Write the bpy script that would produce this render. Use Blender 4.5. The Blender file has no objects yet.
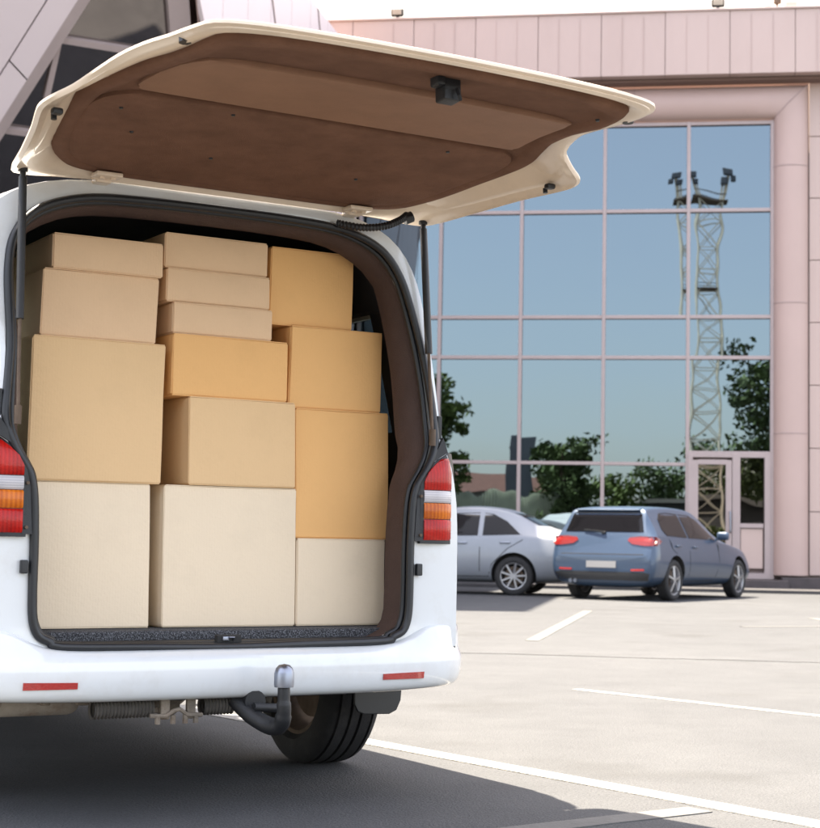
import bpy, bmesh, math, random
from mathutils import Vector, Matrix, noise as mnoise
from mathutils.bvhtree import BVHTree
random.seed(11)
SC = bpy.context.scene
COL = SC.collection
R = math.radians

# ------------------------------------------------------------------ camera frame (metres, camera looks along +Y)
F_PX, CAM_H, PITCH, ROLL = 1650.0, 0.85, math.atan(127/1650.0), 0.018
CAM = Vector((0, 0, CAM_H))
VAN_YAW = R(30.6)
VAN_AT = Vector((-0.5141, 5.1357, 0))
BLD_YAW = R(-8.5)
BLD_AT = Vector((0, 34.5, 0))

# ------------------------------------------------------------------ materials
def nodes_of(name):
    m = bpy.data.materials.new(name); m.use_nodes = True
    nt = m.node_tree
    return m, nt, nt.nodes['Principled BSDF']

def mat(name, col, rough=.5, metal=0., var=.0, vscale=3., bump=0., bscale=60., coat=0., spec=.5,
        stain=None, stain_amt=0., stain_scale=2., rvar=0., emis=None, alpha=1., ior=None, trans=0., stretch=None):
    m, nt, p = nodes_of(name)
    N, L = nt.nodes, nt.links
    p.inputs['Roughness'].default_value = rough
    p.inputs['Metallic'].default_value = metal
    p.inputs['Coat Weight'].default_value = coat
    p.inputs['Coat Roughness'].default_value = .04
    p.inputs['Specular IOR Level'].default_value = spec
    if ior: p.inputs['IOR'].default_value = ior
    p.inputs['Transmission Weight'].default_value = trans
    p.inputs['Base Color'].default_value = (*col, 1)
    tc = N.new('ShaderNodeTexCoord')
    src = tc.outputs['Object']
    if stretch:
        mp = N.new('ShaderNodeMapping'); mp.inputs['Scale'].default_value = stretch
        L.new(src, mp.inputs['Vector']); src = mp.outputs['Vector']
    last = None
    if var > 0:
        n = N.new('ShaderNodeTexNoise'); n.inputs['Scale'].default_value = vscale; n.inputs['Detail'].default_value = 6
        n.inputs['Roughness'].default_value = .65
        L.new(src, n.inputs['Vector'])
        mr = N.new('ShaderNodeMapRange'); mr.inputs['From Min'].default_value = .25; mr.inputs['From Max'].default_value = .75
        mr.inputs['To Min'].default_value = 1-var; mr.inputs['To Max'].default_value = 1+var
        L.new(n.outputs['Fac'], mr.inputs['Value'])
        mx = N.new('ShaderNodeMix'); mx.data_type = 'RGBA'; mx.blend_type = 'MULTIPLY'; mx.inputs['Factor'].default_value = 1
        mx.inputs['A'].default_value = (*col, 1)
        cb = N.new('ShaderNodeCombineColor')
        for k in ('Red', 'Green', 'Blue'): L.new(mr.outputs['Result'], cb.inputs[k])
        L.new(cb.outputs['Color'], mx.inputs['B'])
        last = mx.outputs['Result']
        if rvar > 0:
            m2 = N.new('ShaderNodeMapRange'); m2.inputs['From Min'].default_value = .3; m2.inputs['From Max'].default_value = .7
            m2.inputs['To Min'].default_value = max(.02, rough-rvar); m2.inputs['To Max'].default_value = rough+rvar
            L.new(n.outputs['Fac'], m2.inputs['Value']); L.new(m2.outputs['Result'], p.inputs['Roughness'])
    if stain:
        n2 = N.new('ShaderNodeTexNoise'); n2.inputs['Scale'].default_value = stain_scale; n2.inputs['Detail'].default_value = 8
        n2.inputs['Roughness'].default_value = .7
        L.new(src, n2.inputs['Vector'])
        r2 = N.new('ShaderNodeMapRange'); r2.inputs['From Min'].default_value = .5; r2.inputs['From Max'].default_value = .72
        r2.inputs['To Max'].default_value = stain_amt; r2.clamp = True
        L.new(n2.outputs['Fac'], r2.inputs['Value'])
        m3 = N.new('ShaderNodeMix'); m3.data_type = 'RGBA'
        L.new(r2.outputs['Result'], m3.inputs['Factor'])
        if last: L.new(last, m3.inputs['A'])
        else: m3.inputs['A'].default_value = (*col, 1)
        m3.inputs['B'].default_value = (*stain, 1)
        last = m3.outputs['Result']
    if last: L.new(last, p.inputs['Base Color'])
    if bump > 0:
        n3 = N.new('ShaderNodeTexNoise'); n3.inputs['Scale'].default_value = bscale; n3.inputs['Detail'].default_value = 4
        L.new(src, n3.inputs['Vector'])
        b = N.new('ShaderNodeBump'); b.inputs['Strength'].default_value = min(1, bump); b.inputs['Distance'].default_value = .01
        L.new(n3.outputs['Fac'], b.inputs['Height']); L.new(b.outputs['Normal'], p.inputs['Normal'])
    if emis:
        p.inputs['Emission Color'].default_value = (*emis[0], 1); p.inputs['Emission Strength'].default_value = emis[1]
    return m

M = {}
M['white_paint'] = mat('white van paint', (.62, .645, .655), .30, coat=1, var=.02, vscale=2, stain=(.46, .43, .38), stain_amt=.30, stain_scale=6)
M['hatch_paint_bounce'] = mat('white van paint tinted by warm bounce', (.70, .57, .43), .38, coat=.4, var=.04, vscale=6, stain=(.48, .38, .28), stain_amt=.25, stain_scale=9)  # same white paint, with warm bounce light mixed into its base colour
M['black_rubber'] = mat('black rubber', (.010, .0115, .014), .42, var=.2, vscale=20)
M['black_plastic'] = mat('black plastic', (.010, .011, .013), .5, var=.25, vscale=14, bump=.15, bscale=300)
M['brown_trim'] = mat('brown fibre trim', (.17, .088, .056), .95, spec=.15, var=.22, vscale=7, bump=.5, bscale=420, stain=(.12, .062, .04), stain_amt=.5, stain_scale=12)
M['tan_trim'] = mat('tan smooth trim', (.25, .135, .082), .7, spec=.25, var=.12, vscale=5, bump=.2, bscale=300, stain=(.18, .10, .06), stain_amt=.4, stain_scale=8)
M['pillar_trim'] = mat('dark brown pillar trim', (.075, .048, .040), .8, spec=.25, var=.15, vscale=9, bump=.3, bscale=260)
M['liner'] = mat('dark grey van lining', (.022, .020, .020), .95, var=.2, vscale=8)
M['headliner'] = mat('grey headliner', (.10, .09, .085), .95, var=.15, vscale=5)
M['chrome'] = mat('worn chrome', (.26, .28, .33), .38, 1, var=.05, vscale=30)
M['rim'] = mat('cast alloy', (.30, .30, .31), .4, .8, var=.1, vscale=20)
M['steel_dirty'] = mat('dusty steel', (.20, .17, .135), .8, .2, var=.4, vscale=14, bump=.5, bscale=70, stain=(.10, .06, .035), stain_amt=.8, stain_scale=16)
M['muffler'] = mat('dusty muffler', (.33, .29, .24), .75, .15, var=.25, vscale=10, bump=.3, bscale=60, stain=(.17, .10, .06), stain_amt=.8, stain_scale=12)
M['rubber_spring'] = mat('dusty rubber', (.075, .068, .06), .9, var=.3, vscale=30)
M['tyre'] = mat('tyre rubber', (.013, .013, .014), .82, var=.35, vscale=18, bump=.25, bscale=200, stain=(.045, .04, .036), stain_amt=.35, stain_scale=14)
M['brake'] = mat('rusty brake metal', (.12, .085, .06), .75, .4, var=.35, vscale=18)
M['car_glass'] = mat('tinted car glass', (.004, .004, .005), .05, spec=.22)
M['van_glass'] = mat('green tinted glass', (.17, .205, .205), .0, trans=1., ior=1.02, spec=.6)
def lens_mat(name, col, dark, axis, sc, amt):
    m = mat(name, col, .25, coat=.12, spec=.25, bump=.10, bscale=180); nt = m.node_tree; N, L = nt.nodes, nt.links; p = N['Principled BSDF']
    tc = N.new('ShaderNodeTexCoord'); w = N.new('ShaderNodeTexWave'); w.bands_direction = axis; w.inputs['Scale'].default_value = sc; w.inputs['Distortion'].default_value = .3
    L.new(tc.outputs['Object'], w.inputs['Vector'])
    v = N.new('ShaderNodeTexVoronoi'); v.inputs['Scale'].default_value = 14; L.new(tc.outputs['Object'], v.inputs['Vector'])
    a = N.new('ShaderNodeMath'); a.operation = 'MULTIPLY'; L.new(w.outputs['Fac'], a.inputs[0]); a.inputs[1].default_value = amt
    b = N.new('ShaderNodeMath'); b.operation = 'MULTIPLY_ADD'; L.new(v.outputs['Distance'], b.inputs[0]); b.inputs[1].default_value = .8; L.new(a.outputs[0], b.inputs[2])
    mx = N.new('ShaderNodeMix'); mx.data_type = 'RGBA'; L.new(b.outputs[0], mx.inputs['Factor']); mx.inputs['A'].default_value = (*col, 1); mx.inputs['B'].default_value = (*dark, 1)
    L.new(mx.outputs['Result'], p.inputs['Base Color']); return m
M['red_light'] = mat('red light cover', (.15, .008, .007), .25, coat=.3)
M['red_lens'] = lens_mat('red lamp lens', (.50, .012, .006), (.24, .004, .003), 'X', 26, .4)
M['amber_lens'] = lens_mat('amber lamp lens', (.62, .17, .012), (.36, .07, .006), 'X', 22, .5)
M['clear_lens'] = lens_mat('clear lamp lens', (.60, .57, .57), (.36, .35, .37), 'Z', 42, .6)
M['reflector'] = mat('red reflector', (.36, .014, .010), .2, coat=1, var=.15, vscale=80, bump=.3, bscale=400)
M['plate'] = mat('pale blank plate', (.27, .265, .26), .5)
M['golf_paint'] = mat('blue grey car paint', (.024, .046, .086), .40, .3, coat=.5, var=.04, vscale=3)
M['silver_paint'] = mat('silver car paint', (.21, .225, .25), .42, .25, coat=.25, var=.04, vscale=3)
M['dark_trim'] = mat('dark car trim', (.012, .012, .013), .6, var=.2, vscale=20)
M['seam'] = mat('dark body seam', (.02, .02, .02), .9)
M['panel'] = mat('white composite cladding', (.455, .345, .305), .5, var=.035, vscale=.6, stain=(.38, .28, .24), stain_amt=.25, stain_scale=.9, stretch=(1, 1, .35))
M['wing_panel'] = mat('pale wing cladding', (.62, .53, .54), .5, var=.03, vscale=.6)
M['panel_pink'] = mat('pinkish composite cladding', (.42, .305, .27), .5, var=.04, vscale=.7, stain=(.38, .28, .25), stain_amt=.25, stain_scale=1.1)
M['mullion'] = mat('pinkish painted aluminium', (.34, .275, .265), .45, .1, var=.05, vscale=3)
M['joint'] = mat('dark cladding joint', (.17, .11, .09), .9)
M['joint_soft'] = mat('cladding sealant', (.34, .26, .245), .8)
M['concrete'] = mat('grey plinth stone', (.07, .058, .058), .85, var=.25, vscale=3, bump=.4, bscale=20)
M['paving'] = mat('grey paving', (.045, .043, .044), .85, var=.25, vscale=2, bump=.3, bscale=30)
M['seal_tar'] = mat('crack sealing tar', (.040, .038, .036), .8)
M['line_paint'] = mat('worn white road paint', (.22, .216, .205), .8, var=.12, vscale=8, bump=.4, bscale=70, stain=(.08, .078, .074), stain_amt=.6, stain_scale=22)
M['line_faded'] = mat('faded road paint', (.098, .096, .092), .85, var=.15, vscale=8, bump=.4, bscale=70, stain=(.075, .073, .07), stain_amt=1., stain_scale=12)
M['leaf_a'] = mat('mid green leaves', (.14, .19, .06), .6, var=.5, vscale=1.2)
M['leaf_b'] = mat('dark green leaves', (.085, .125, .045), .6, var=.5, vscale=1.2)
M['bark'] = mat('bark', (.10, .075, .055), .9, var=.3, vscale=8)
M['roof_tile'] = mat('dull red roof', (.13, .062, .05), .85, var=.25, vscale=4)
M['render_wall'] = mat('grey rendered wall', (.42, .40, .37), .85, var=.12, vscale=1)
M['board_metal'] = mat('blue grey sheet metal', (.11, .13, .17), .6, var=.15, vscale=1)
M['lattice'] = mat('pale lattice steel', (.80, .74, .62), .55, .2, var=.2, vscale=2)
M['wall_panel'] = mat('pale corrugated fence', (.62, .66, .56), .8, var=.15, vscale=2)
M['dark_wall'] = mat('dark shed wall', (.10, .10, .10), .85, var=.2, vscale=1)
M['flood_glass'] = mat('floodlight glass', (.5, .42, .33), .15, coat=1)

def card_mat(name, col, var):
    m = mat(name, col, .82, spec=.2, var=var*.7, vscale=3, bump=.12, bscale=90, stain=tuple(c*.84 for c in col), stain_amt=.45, stain_scale=3)
    nt = m.node_tree; N, L = nt.nodes, nt.links
    p = N['Principled BSDF']
    tc = N.new('ShaderNodeTexCoord'); w = N.new('ShaderNodeTexWave'); w.wave_type = 'BANDS'; w.bands_direction = 'X'
    w.inputs['Scale'].default_value = 34; w.inputs['Distortion'].default_value = .6; w.inputs['Detail'].default_value = 2
    L.new(tc.outputs['Object'], w.inputs['Vector'])
    b = N.new('ShaderNodeBump'); b.inputs['Strength'].default_value = .05; b.inputs['Distance'].default_value = .002
    L.new(w.outputs['Fac'], b.inputs['Height'])
    old = p.inputs['Normal'].links[0].from_node
    L.new(old.outputs['Normal'], b.inputs['Normal']); L.new(b.outputs['Normal'], p.inputs['Normal'])
    return m
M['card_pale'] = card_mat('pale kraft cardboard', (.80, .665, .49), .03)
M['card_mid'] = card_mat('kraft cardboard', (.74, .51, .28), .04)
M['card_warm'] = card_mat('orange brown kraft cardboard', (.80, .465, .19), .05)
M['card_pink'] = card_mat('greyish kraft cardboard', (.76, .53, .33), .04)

def carpet():
    m, nt, p = nodes_of('speckled black carpet'); N, L = nt.nodes, nt.links
    tc = N.new('ShaderNodeTexCoord'); n = N.new('ShaderNodeTexNoise'); n.inputs['Scale'].default_value = 260; n.inputs['Detail'].default_value = 2
    L.new(tc.outputs['Object'], n.inputs['Vector'])
    r = N.new('ShaderNodeValToRGB'); r.color_ramp.elements[0].position = .45; r.color_ramp.elements[0].color = (.018, .019, .022, 1)
    r.color_ramp.elements[1].position = .68; r.color_ramp.elements[1].color = (.16, .165, .18, 1)
    L.new(n.outputs['Fac'], r.inputs['Fac']); L.new(r.outputs['Color'], p.inputs['Base Color'])
    b = N.new('ShaderNodeBump'); b.inputs['Strength'].default_value = 1; b.inputs['Distance'].default_value = .004
    L.new(n.outputs['Fac'], b.inputs['Height']); L.new(b.outputs['Normal'], p.inputs['Normal'])
    p.inputs['Roughness'].default_value = .95
    return m
M['carpet'] = carpet()

def asphalt():
    m, nt, p = nodes_of('old grey asphalt'); N, L = nt.nodes, nt.links
    tc = N.new('ShaderNodeTexCoord')
    def noi(s, d=6, r=.6):
        n = N.new('ShaderNodeTexNoise'); n.inputs['Scale'].default_value = s; n.inputs['Detail'].default_value = d; n.inputs['Roughness'].default_value = r
        L.new(tc.outputs['Object'], n.inputs['Vector']); return n.outputs['Fac']
    big, mid, fine = noi(.22, 5), noi(2.1, 7, .7), noi(95, 3, .7)
    vor = N.new('ShaderNodeTexVoronoi'); vor.inputs['Scale'].default_value = 130; L.new(tc.outputs['Object'], vor.inputs['Vector'])
    r = N.new('ShaderNodeValToRGB'); e = r.color_ramp.elements
    e[0].position = .3; e[0].color = (.035, .0370, .0410, 1); e[1].position = .72; e[1].color = (.066, .0685, .0735, 1)
    a = N.new('ShaderNodeMath'); a.operation = 'MULTIPLY_ADD'; a.inputs[1].default_value = .5
    L.new(big, a.inputs[0]); s1 = N.new('ShaderNodeMath'); s1.operation = 'MULTIPLY'; s1.inputs[1].default_value = .5
    L.new(mid, s1.inputs[0]); L.new(s1.outputs[0], a.inputs[2]); L.new(a.outputs[0], r.inputs['Fac'])
    r2 = N.new('ShaderNodeValToRGB'); e = r2.color_ramp.elements
    e[0].position = .3; e[0].color = (.55, .55, .56, 1); e[1].position = .72; e[1].color = (1.4, 1.38, 1.34, 1)
    L.new(fine, r2.inputs['Fac'])
    mx = N.new('ShaderNodeMix'); mx.data_type = 'RGBA'; mx.blend_type = 'MULTIPLY'; mx.inputs['Factor'].default_value = .8
    L.new(r.outputs['Color'], mx.inputs['A']); L.new(r2.outputs['Color'], mx.inputs['B'])
    # oil stains
    st = N.new('ShaderNodeMapRange'); st.inputs['From Min'].default_value = .57; st.inputs['From Max'].default_value = .74; st.inputs['To Max'].default_value = .7
    L.new(noi(.9, 4, .5), st.inputs['Value'])
    m3 = N.new('ShaderNodeMix'); m3.data_type = 'RGBA'; L.new(st.outputs['Result'], m3.inputs['Factor'])
    L.new(mx.outputs['Result'], m3.inputs['A']); m3.inputs['B'].default_value = (.028, .0285, .029, 1)
    L.new(m3.outputs['Result'], p.inputs['Base Color'])
    b = N.new('ShaderNodeBump'); b.inputs['Strength'].default_value = .8; b.inputs['Distance'].default_value = .005
    L.new(vor.outputs['Distance'], b.inputs['Height'])
    b2 = N.new('ShaderNodeBump'); b2.inputs['Strength'].default_value = .35; b2.inputs['Distance'].default_value = .01
    L.new(fine, b2.inputs['Height']); L.new(b.outputs['Normal'], b2.inputs['Normal']); L.new(b2.outputs['Normal'], p.inputs['Normal'])
    p.inputs['Roughness'].default_value = .88
    return m
M['asphalt'] = asphalt()

def mirror_glass(name, tint, rough=.0, wave=.22):
    m, nt, p = nodes_of(name); N, L = nt.nodes, nt.links
    p.inputs['Base Color'].default_value = (*tint, 1); p.inputs['Metallic'].default_value = 1
    p.inputs['Roughness'].default_value = rough
    tc = N.new('ShaderNodeTexCoord'); n = N.new('ShaderNodeTexNoise'); n.inputs['Scale'].default_value = .9; n.inputs['Detail'].default_value = 1
    L.new(tc.outputs['Object'], n.inputs['Vector'])
    b = N.new('ShaderNodeBump'); b.inputs['Strength'].default_value = wave; b.inputs['Distance'].default_value = .012
    L.new(n.outputs['Fac'], b.inputs['Height']); L.new(b.outputs['Normal'], p.inputs['Normal'])
    return m
M['facade_glass'] = mirror_glass('blue reflective glazing', (.108, .138, .160))
M['wing_glass'] = mirror_glass('dark reflective glazing', (.27, .245, .235), wave=.5)
M['door_glass'] = mirror_glass('dark door glazing', (.12, .12, .12))

# ------------------------------------------------------------------ mesh helpers
class MB:
    def __init__(s): s.bm = bmesh.new()
    def quad(s, pts):
        vs = [s.bm.verts.new(p) for p in pts]; return s.bm.faces.new(vs)
    def box(s, c, d, rz=0, rx=0, ry=0, bev=0, seg=2):
        mt = Matrix.Translation(c) @ Matrix.Rotation(rz, 4, 'Z') @ Matrix.Rotation(rx, 4, 'X') @ Matrix.Rotation(ry, 4, 'Y') @ Matrix.Diagonal((*d, 1))
        r = bmesh.ops.create_cube(s.bm, size=1, matrix=mt)
        if bev:
            es = list({e for v in r['verts'] for e in v.link_edges})
            bmesh.ops.bevel(s.bm, geom=es, offset=bev, segments=seg, affect='EDGES', profile=.5)
        return s
    def bar(s, a, b, w, h=None):
        a, b = Vector(a), Vector(b); d = b-a; L = d.length
        q = d.to_track_quat('Y', 'Z'); h = h or w
        mt = Matrix.Translation((a+b)/2) @ q.to_matrix().to_4x4() @ Matrix.Diagonal((w, L, h, 1))
        bmesh.ops.create_cube(s.bm, size=1, matrix=mt); return s
    def cyl(s, a, b, r1, r2=None, n=16, caps=True):
        a, b = Vector(a), Vector(b); d = b-a
        mt = Matrix.Translation((a+b)/2) @ d.to_track_quat('Z', 'Y').to_matrix().to_4x4()
        bmesh.ops.create_cone(s.bm, cap_ends=caps, segments=n, radius1=r1, radius2=r1 if r2 is None else r2, depth=d.length, matrix=mt); return s
    def tube(s, pts, r, n=10, closed=False, caps=True):
        pts = [Vector(p) for p in pts]; k = len(pts); rings = []; up = None
        for i, p in enumerate(pts):
            if closed: t = pts[(i+1) % k]-pts[i-1]
            else: t = pts[min(i+1, k-1)]-pts[max(i-1, 0)]
            t.normalize()
            if up is None: up = t.orthogonal().normalized()
            up = (up-t*up.dot(t)).normalized(); sd = t.cross(up)
            rr = r[i] if isinstance(r, (list, tuple)) else r
            rings.append([s.bm.verts.new(p+up*math.cos(2*math.pi*j/n)*rr+sd*math.sin(2*math.pi*j/n)*rr) for j in range(n)])
        for i in range(k if closed else k-1):
            a, b = rings[i], rings[(i+1) % k]
            off = 0
            if closed and i == k-1:
                off = min(range(n), key=lambda o: (b[o].co-a[0].co).length)
            for j in range(n): s.bm.faces.new((a[j], a[(j+1) % n], b[(j+1+off) % n], b[(j+off) % n]))
        if not closed and caps: s.bm.faces.new(rings[0][::-1]); s.bm.faces.new(rings[-1])
        return s
    def lathe(s, prof, c, axis='X', n=48):
        c = Vector(c); rings = []
        for (a, r) in prof:
            ring = []
            for j in range(n):
                th = 2*math.pi*j/n; u, v = math.cos(th)*r, math.sin(th)*r
                o = Vector((a, u, v)) if axis == 'X' else (Vector((u, a, v)) if axis == 'Y' else Vector((u, v, a)))
                ring.append(s.bm.verts.new(c+o))
            rings.append(ring)
        for i in range(len(rings)-1):
            for j in range(n): s.bm.faces.new((rings[i][j], rings[i][(j+1) % n], rings[i+1][(j+1) % n], rings[i+1][j]))
        return s
    def prism(s, pts, vec, bev=0):
        vec = Vector(vec); a = [s.bm.verts.new(p) for p in pts]; b = [s.bm.verts.new(Vector(p)+vec) for p in pts]
        n = len(pts); fs = [s.bm.faces.new(a), s.bm.faces.new(b[::-1])]
        for i in range(n): fs.append(s.bm.faces.new((a[i], b[i], b[(i+1) % n], a[(i+1) % n])))
        if bev:
            es = list(fs[0].edges)+list(fs[1].edges)
            bmesh.ops.bevel(s.bm, geom=es, offset=bev, segments=2, affect='EDGES', profile=.5)
        return s
    def loft(s, rings, closed=True, cap0=False, cap1=False, skip=None):
        rv = [[s.bm.verts.new(p) for p in r] for r in rings]; n = len(rings[0])
        for i in range(len(rv)-1):
            for j in range(n if closed else n-1):
                if skip and skip(i, j): continue
                try: s.bm.faces.new((rv[i][j], rv[i][(j+1) % n], rv[i+1][(j+1) % n], rv[i+1][j]))
                except ValueError: pass
        if cap0: s.bm.faces.new(rv[0][::-1])
        if cap1: s.bm.faces.new(rv[-1])
        return s
    def build(s, name, m, parent=None, smooth=None, recalc=True, weld=None):
        if weld: bmesh.ops.remove_doubles(s.bm, verts=s.bm.verts, dist=weld)
        if recalc: bmesh.ops.recalc_face_normals(s.bm, faces=s.bm.faces)
        me = bpy.data.meshes.new(name); s.bm.to_mesh(me); s.bm.free()
        o = bpy.data.objects.new(name, me); COL.objects.link(o)
        me.materials.append(M[m] if isinstance(m, str) else m)
        if smooth is not None:
            me.polygons.foreach_set('use_smooth', [True]*len(me.polygons))
            me.set_sharp_from_angle(angle=R(smooth))
            if 35 <= smooth <= 45 and len(me.polygons) < 4000:
                wn = o.modifiers.new('wn', 'WEIGHTED_NORMAL'); wn.keep_sharp = True; wn.weight = 90
        if parent: o.parent = parent
        return o

def tag(o, label=None, cat=None, group=None, kind=None):
    if label: o['label'] = label
    if cat: o['category'] = cat
    if group: o['group'] = group
    if kind: o['kind'] = kind
    return o
def empty(name, loc, rz=0, label=None, cat=None, group=None):
    o = bpy.data.objects.new(name, None); COL.objects.link(o); o.location = loc; o.rotation_euler = (0, 0, rz)
    o.empty_display_size = .1
    return tag(o, label, cat, group)
def subsurf(o, lv, ang=None):
    md = o.modifiers.new('s', 'SUBSURF'); md.levels = md.render_levels = lv; return o
def bake(o, smooth=30):
    dg = bpy.context.evaluated_depsgraph_get(); dg.update()
    me = bpy.data.meshes.new_from_object(o.evaluated_get(dg)); o.modifiers.clear(); o.data = me
    me.polygons.foreach_set('use_smooth', [True]*len(me.polygons)); me.set_sharp_from_angle(angle=R(smooth)); return o
def bvh_of(o): return BVHTree.FromPolygons([v.co.copy() for v in o.data.vertices], [tuple(p.vertices) for p in o.data.polygons])
def drape(name, poly, bvh, start, dirn, m, parent, off=.004, step=.06, thick=.012, smooth=40):
    """lay a thin solid with outline `poly` (list of 3D points in a plane) onto a body along `dirn`"""
    bm = bmesh.new(); dirn = Vector(dirn)
    f = bm.faces.new([bm.verts.new(p) for p in poly])
    lo = [min(p[k] for p in poly) for k in range(3)]; hi = [max(p[k] for p in poly) for k in range(3)]
    for k in range(3):
        if hi[k]-lo[k] < 1e-6 or abs(dirn[k]) > .9: continue
        nn = int((hi[k]-lo[k])/step)
        for i in range(1, nn+1):
            co = [0, 0, 0]; co[k] = lo[k]+(hi[k]-lo[k])*i/(nn+1); no = [0, 0, 0]; no[k] = 1
            bmesh.ops.bisect_plane(bm, geom=bm.verts[:]+bm.edges[:]+bm.faces[:], plane_co=co, plane_no=no, dist=1e-5)
    last = None; vals = {}
    for v in bm.verts:
        h = bvh.ray_cast(v.co-dirn*start, dirn)
        if h[0] is not None: vals[v.index if v.index >= 0 else id(v)] = 1; v.co = h[0]-dirn*off
        else: v.tag = True
    bad = [v for v in bm.verts if v.tag]
    good = [v for v in bm.verts if not v.tag]
    k = max(range(3), key=lambda q: abs(dirn[q]))
    for v in bad:
        if good:
            nb = min(good, key=lambda g: sum((g.co[q]-v.co[q])**2 for q in range(3) if q != k)); v.co[k] = nb.co[k]
    r = bmesh.ops.extrude_face_region(bm, geom=bm.faces[:])
    for g in r['geom']:
        if isinstance(g, bmesh.types.BMVert): g.co += dirn*thick
    bmesh.ops.recalc_face_normals(bm, faces=bm.faces)
    mb = MB(); mb.bm.free(); mb.bm = bm
    return mb.build(name, m, parent, smooth=smooth)
def lerp(a, b, t): return a+(b-a)*t
def smoothpath(pts, n=4, closed=False):
    """Catmull-Rom"""
    P = [Vector(p) for p in pts]; out = []; k = len(P)
    rng = k if closed else k-1
    for i in range(rng):
        p0, p1, p2, p3 = (P[(i-1) % k] if closed or i > 0 else P[0]), P[i], P[(i+1) % k], (P[(i+2) % k] if closed or i+2 < k else P[-1])
        for j in range(n):
            t = j/n
            out.append(.5*((2*p1)+(p2-p0)*t+(2*p0-5*p1+4*p2-p3)*t*t+(3*p1-p0-3*p2+p3)*t**3))
    if not closed: out.append(P[-1])
    return out

# ================================================================== VAN
van = empty('cargo_van', VAN_AT, VAN_YAW, 'white van packed with cardboard boxes under its raised tailgate', 'van')

OP = [(0, 1.905), (.30, 1.90), (.45, 1.882), (.56, 1.835), (.62, 1.765), (.655, 1.68), (.693, 1.54), (.72, 1.40), (.735, 1.26), (.735, 1.17),
      (.70, 1.09), (.662, 1.03), (.647, .95), (.642, .80), (.64, .62), (.615, .55), (.55, .52), (0, .51)]
BO = [(0, 1.955), (.30, 1.95), (.44, 1.94), (.55, 1.908), (.63, 1.852), (.68, 1.775), (.71, 1.68), (.732, 1.54), (.748, 1.40), (.757, 1.27), (.768, 1.18),
      (.80, 1.10), (.822, .98), (.828, .82), (.828, .64), (.828, .58), (.828, .50), (0, .46)]
FU = [(0, 1.975), (.34, 1.968), (.50, 1.95), (.61, 1.91), (.69, 1.85), (.74, 1.77), (.775, 1.66), (.812, 1.52), (.848, 1.37), (.878, 1.24), (.90, 1.16),
      (.928, 1.06), (.945, .95), (.952, .8), (.95, .64), (.945, .5), (.93, .38), (0, .37)]
def dens(h):   # twice as many points along a half profile, rounded
    o = []
    for i in range(len(h)-1):
        p0, p1, p2 = h[max(0, i-1)] if i else (-h[1][0], h[1][1]), h[i], h[i+1]
        p3 = h[i+2] if i+2 < len(h) else (-h[i][0], h[i][1])
        m = tuple((-a+9*b+9*c-d)/16 for a, b, c, d in zip(p0, p1, p2, p3))
        if i >= len(h)-3: m = ((p1[0]+p2[0])/2, (p1[1]+p2[1])/2)
        o += [p1, m]
    return o+[h[-1]]
OP0 = OP
OP, BO, FU = dens(OP), dens(BO), dens(FU)
def ylean(z): return .06 if z < 1.12 else .06+.10*((z-1.12)/.78)
def wl_(x, z, k=.13):   # the roof shoulder of the near side is a little squarer
    t = min(1, max(0, (z-1.35)/.45)); return -x*(1+k*t*t*(3-2*t))
def loopof(h, k=.13): return h+[(wl_(x, z, k), z) for x, z in h[-2:0:-1]]
def ztop(y):
    pts = [(3.2, 2.2), (3.3, 1.96), (3.9, 1.50), (4.22, 1.20), (4.55, 1.09), (4.78, .93), (4.89, .70)]
    if y <= 3.2: return 9
    for (a, b), (c, d) in zip(pts, pts[1:]):
        if y <= c: return lerp(b, d, (y-a)/(c-a))
    return .6
def arch(y):
    for yw in (1.0, 4.0):
        d = abs(y-yw)
        if d < .40: return .33+math.sqrt(max(0, .40**2-d*d))
    return 0
def vring(y, t):
    # t: 0 = rear outline, 1 = full body
    out = []
    for (xa, za), (xb, zb) in zip(BO, FU):
        x, z = lerp(xa, xb, t), lerp(za, zb, t)
        sx = 1 if y < 3.3 else lerp(1, .80, ((y-3.3)/1.6)**2)
        zt = ztop(y)
        if z > zt: z = zt-.02*(x/.9)**2; x = max(x, 0)
        a = arch(y)
        if z < a and x > .5: z = a
        out.append((x*sx, z))
    return out
ST = [(None, 0), (.03, .22), (.09, .52), (.20, .83), (.34, 1), (.48, 1), (.60, 1), (.63, 1), (.70, 1), (.80, 1), (.9, 1), (1.0, 1), (1.1, 1), (1.2, 1), (1.3, 1), (1.37, 1), (1.40, 1), (1.50, 1), (1.60, 1), (2.55, 1), (2.65, 1),
      (3.20, 1), (3.30, 1), (3.60, 1), (3.63, 1), (3.72, 1), (3.85, 1), (4.0, 1), (4.15, 1), (4.28, 1), (4.37, 1), (4.40, 1), (4.6, 1), (4.78, 1), (4.89, 1)]
rings = []
def d3(h2, yf): return [Vector((x, yf(z), z)) for x, z in loopof(h2)]
rings.append([Vector((x, ylean(z)+.035, z)) for x, z in loopof([(a*.985, lerp(b, 1.2, .012)) for a, b in OP])])
rings.append(d3(OP, lambda z: ylean(z)+.006))
mid = [(lerp(a[0], b[0], .5), lerp(a[1], b[1], .5)) for a, b in zip(OP, BO)]
rings.append(d3(mid, lambda z: ylean(z)-.002))
for dy, t in ST:
    if dy is None: rings.append([Vector((x, ylean(z), z)) for x, z in loopof(BO, .20)])
    elif dy < .34: rings.append([Vector((x, ylean(z)*(1-t)+t*.06+dy+.05*t, z)) for x, z in loopof(vring(dy, t), lerp(.20, .13, t))])
    else: rings.append([Vector((x, dy, z)) for x, z in loopof(vring(dy, 1))])
nH = len(OP); nL = len(rings[0])
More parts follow.
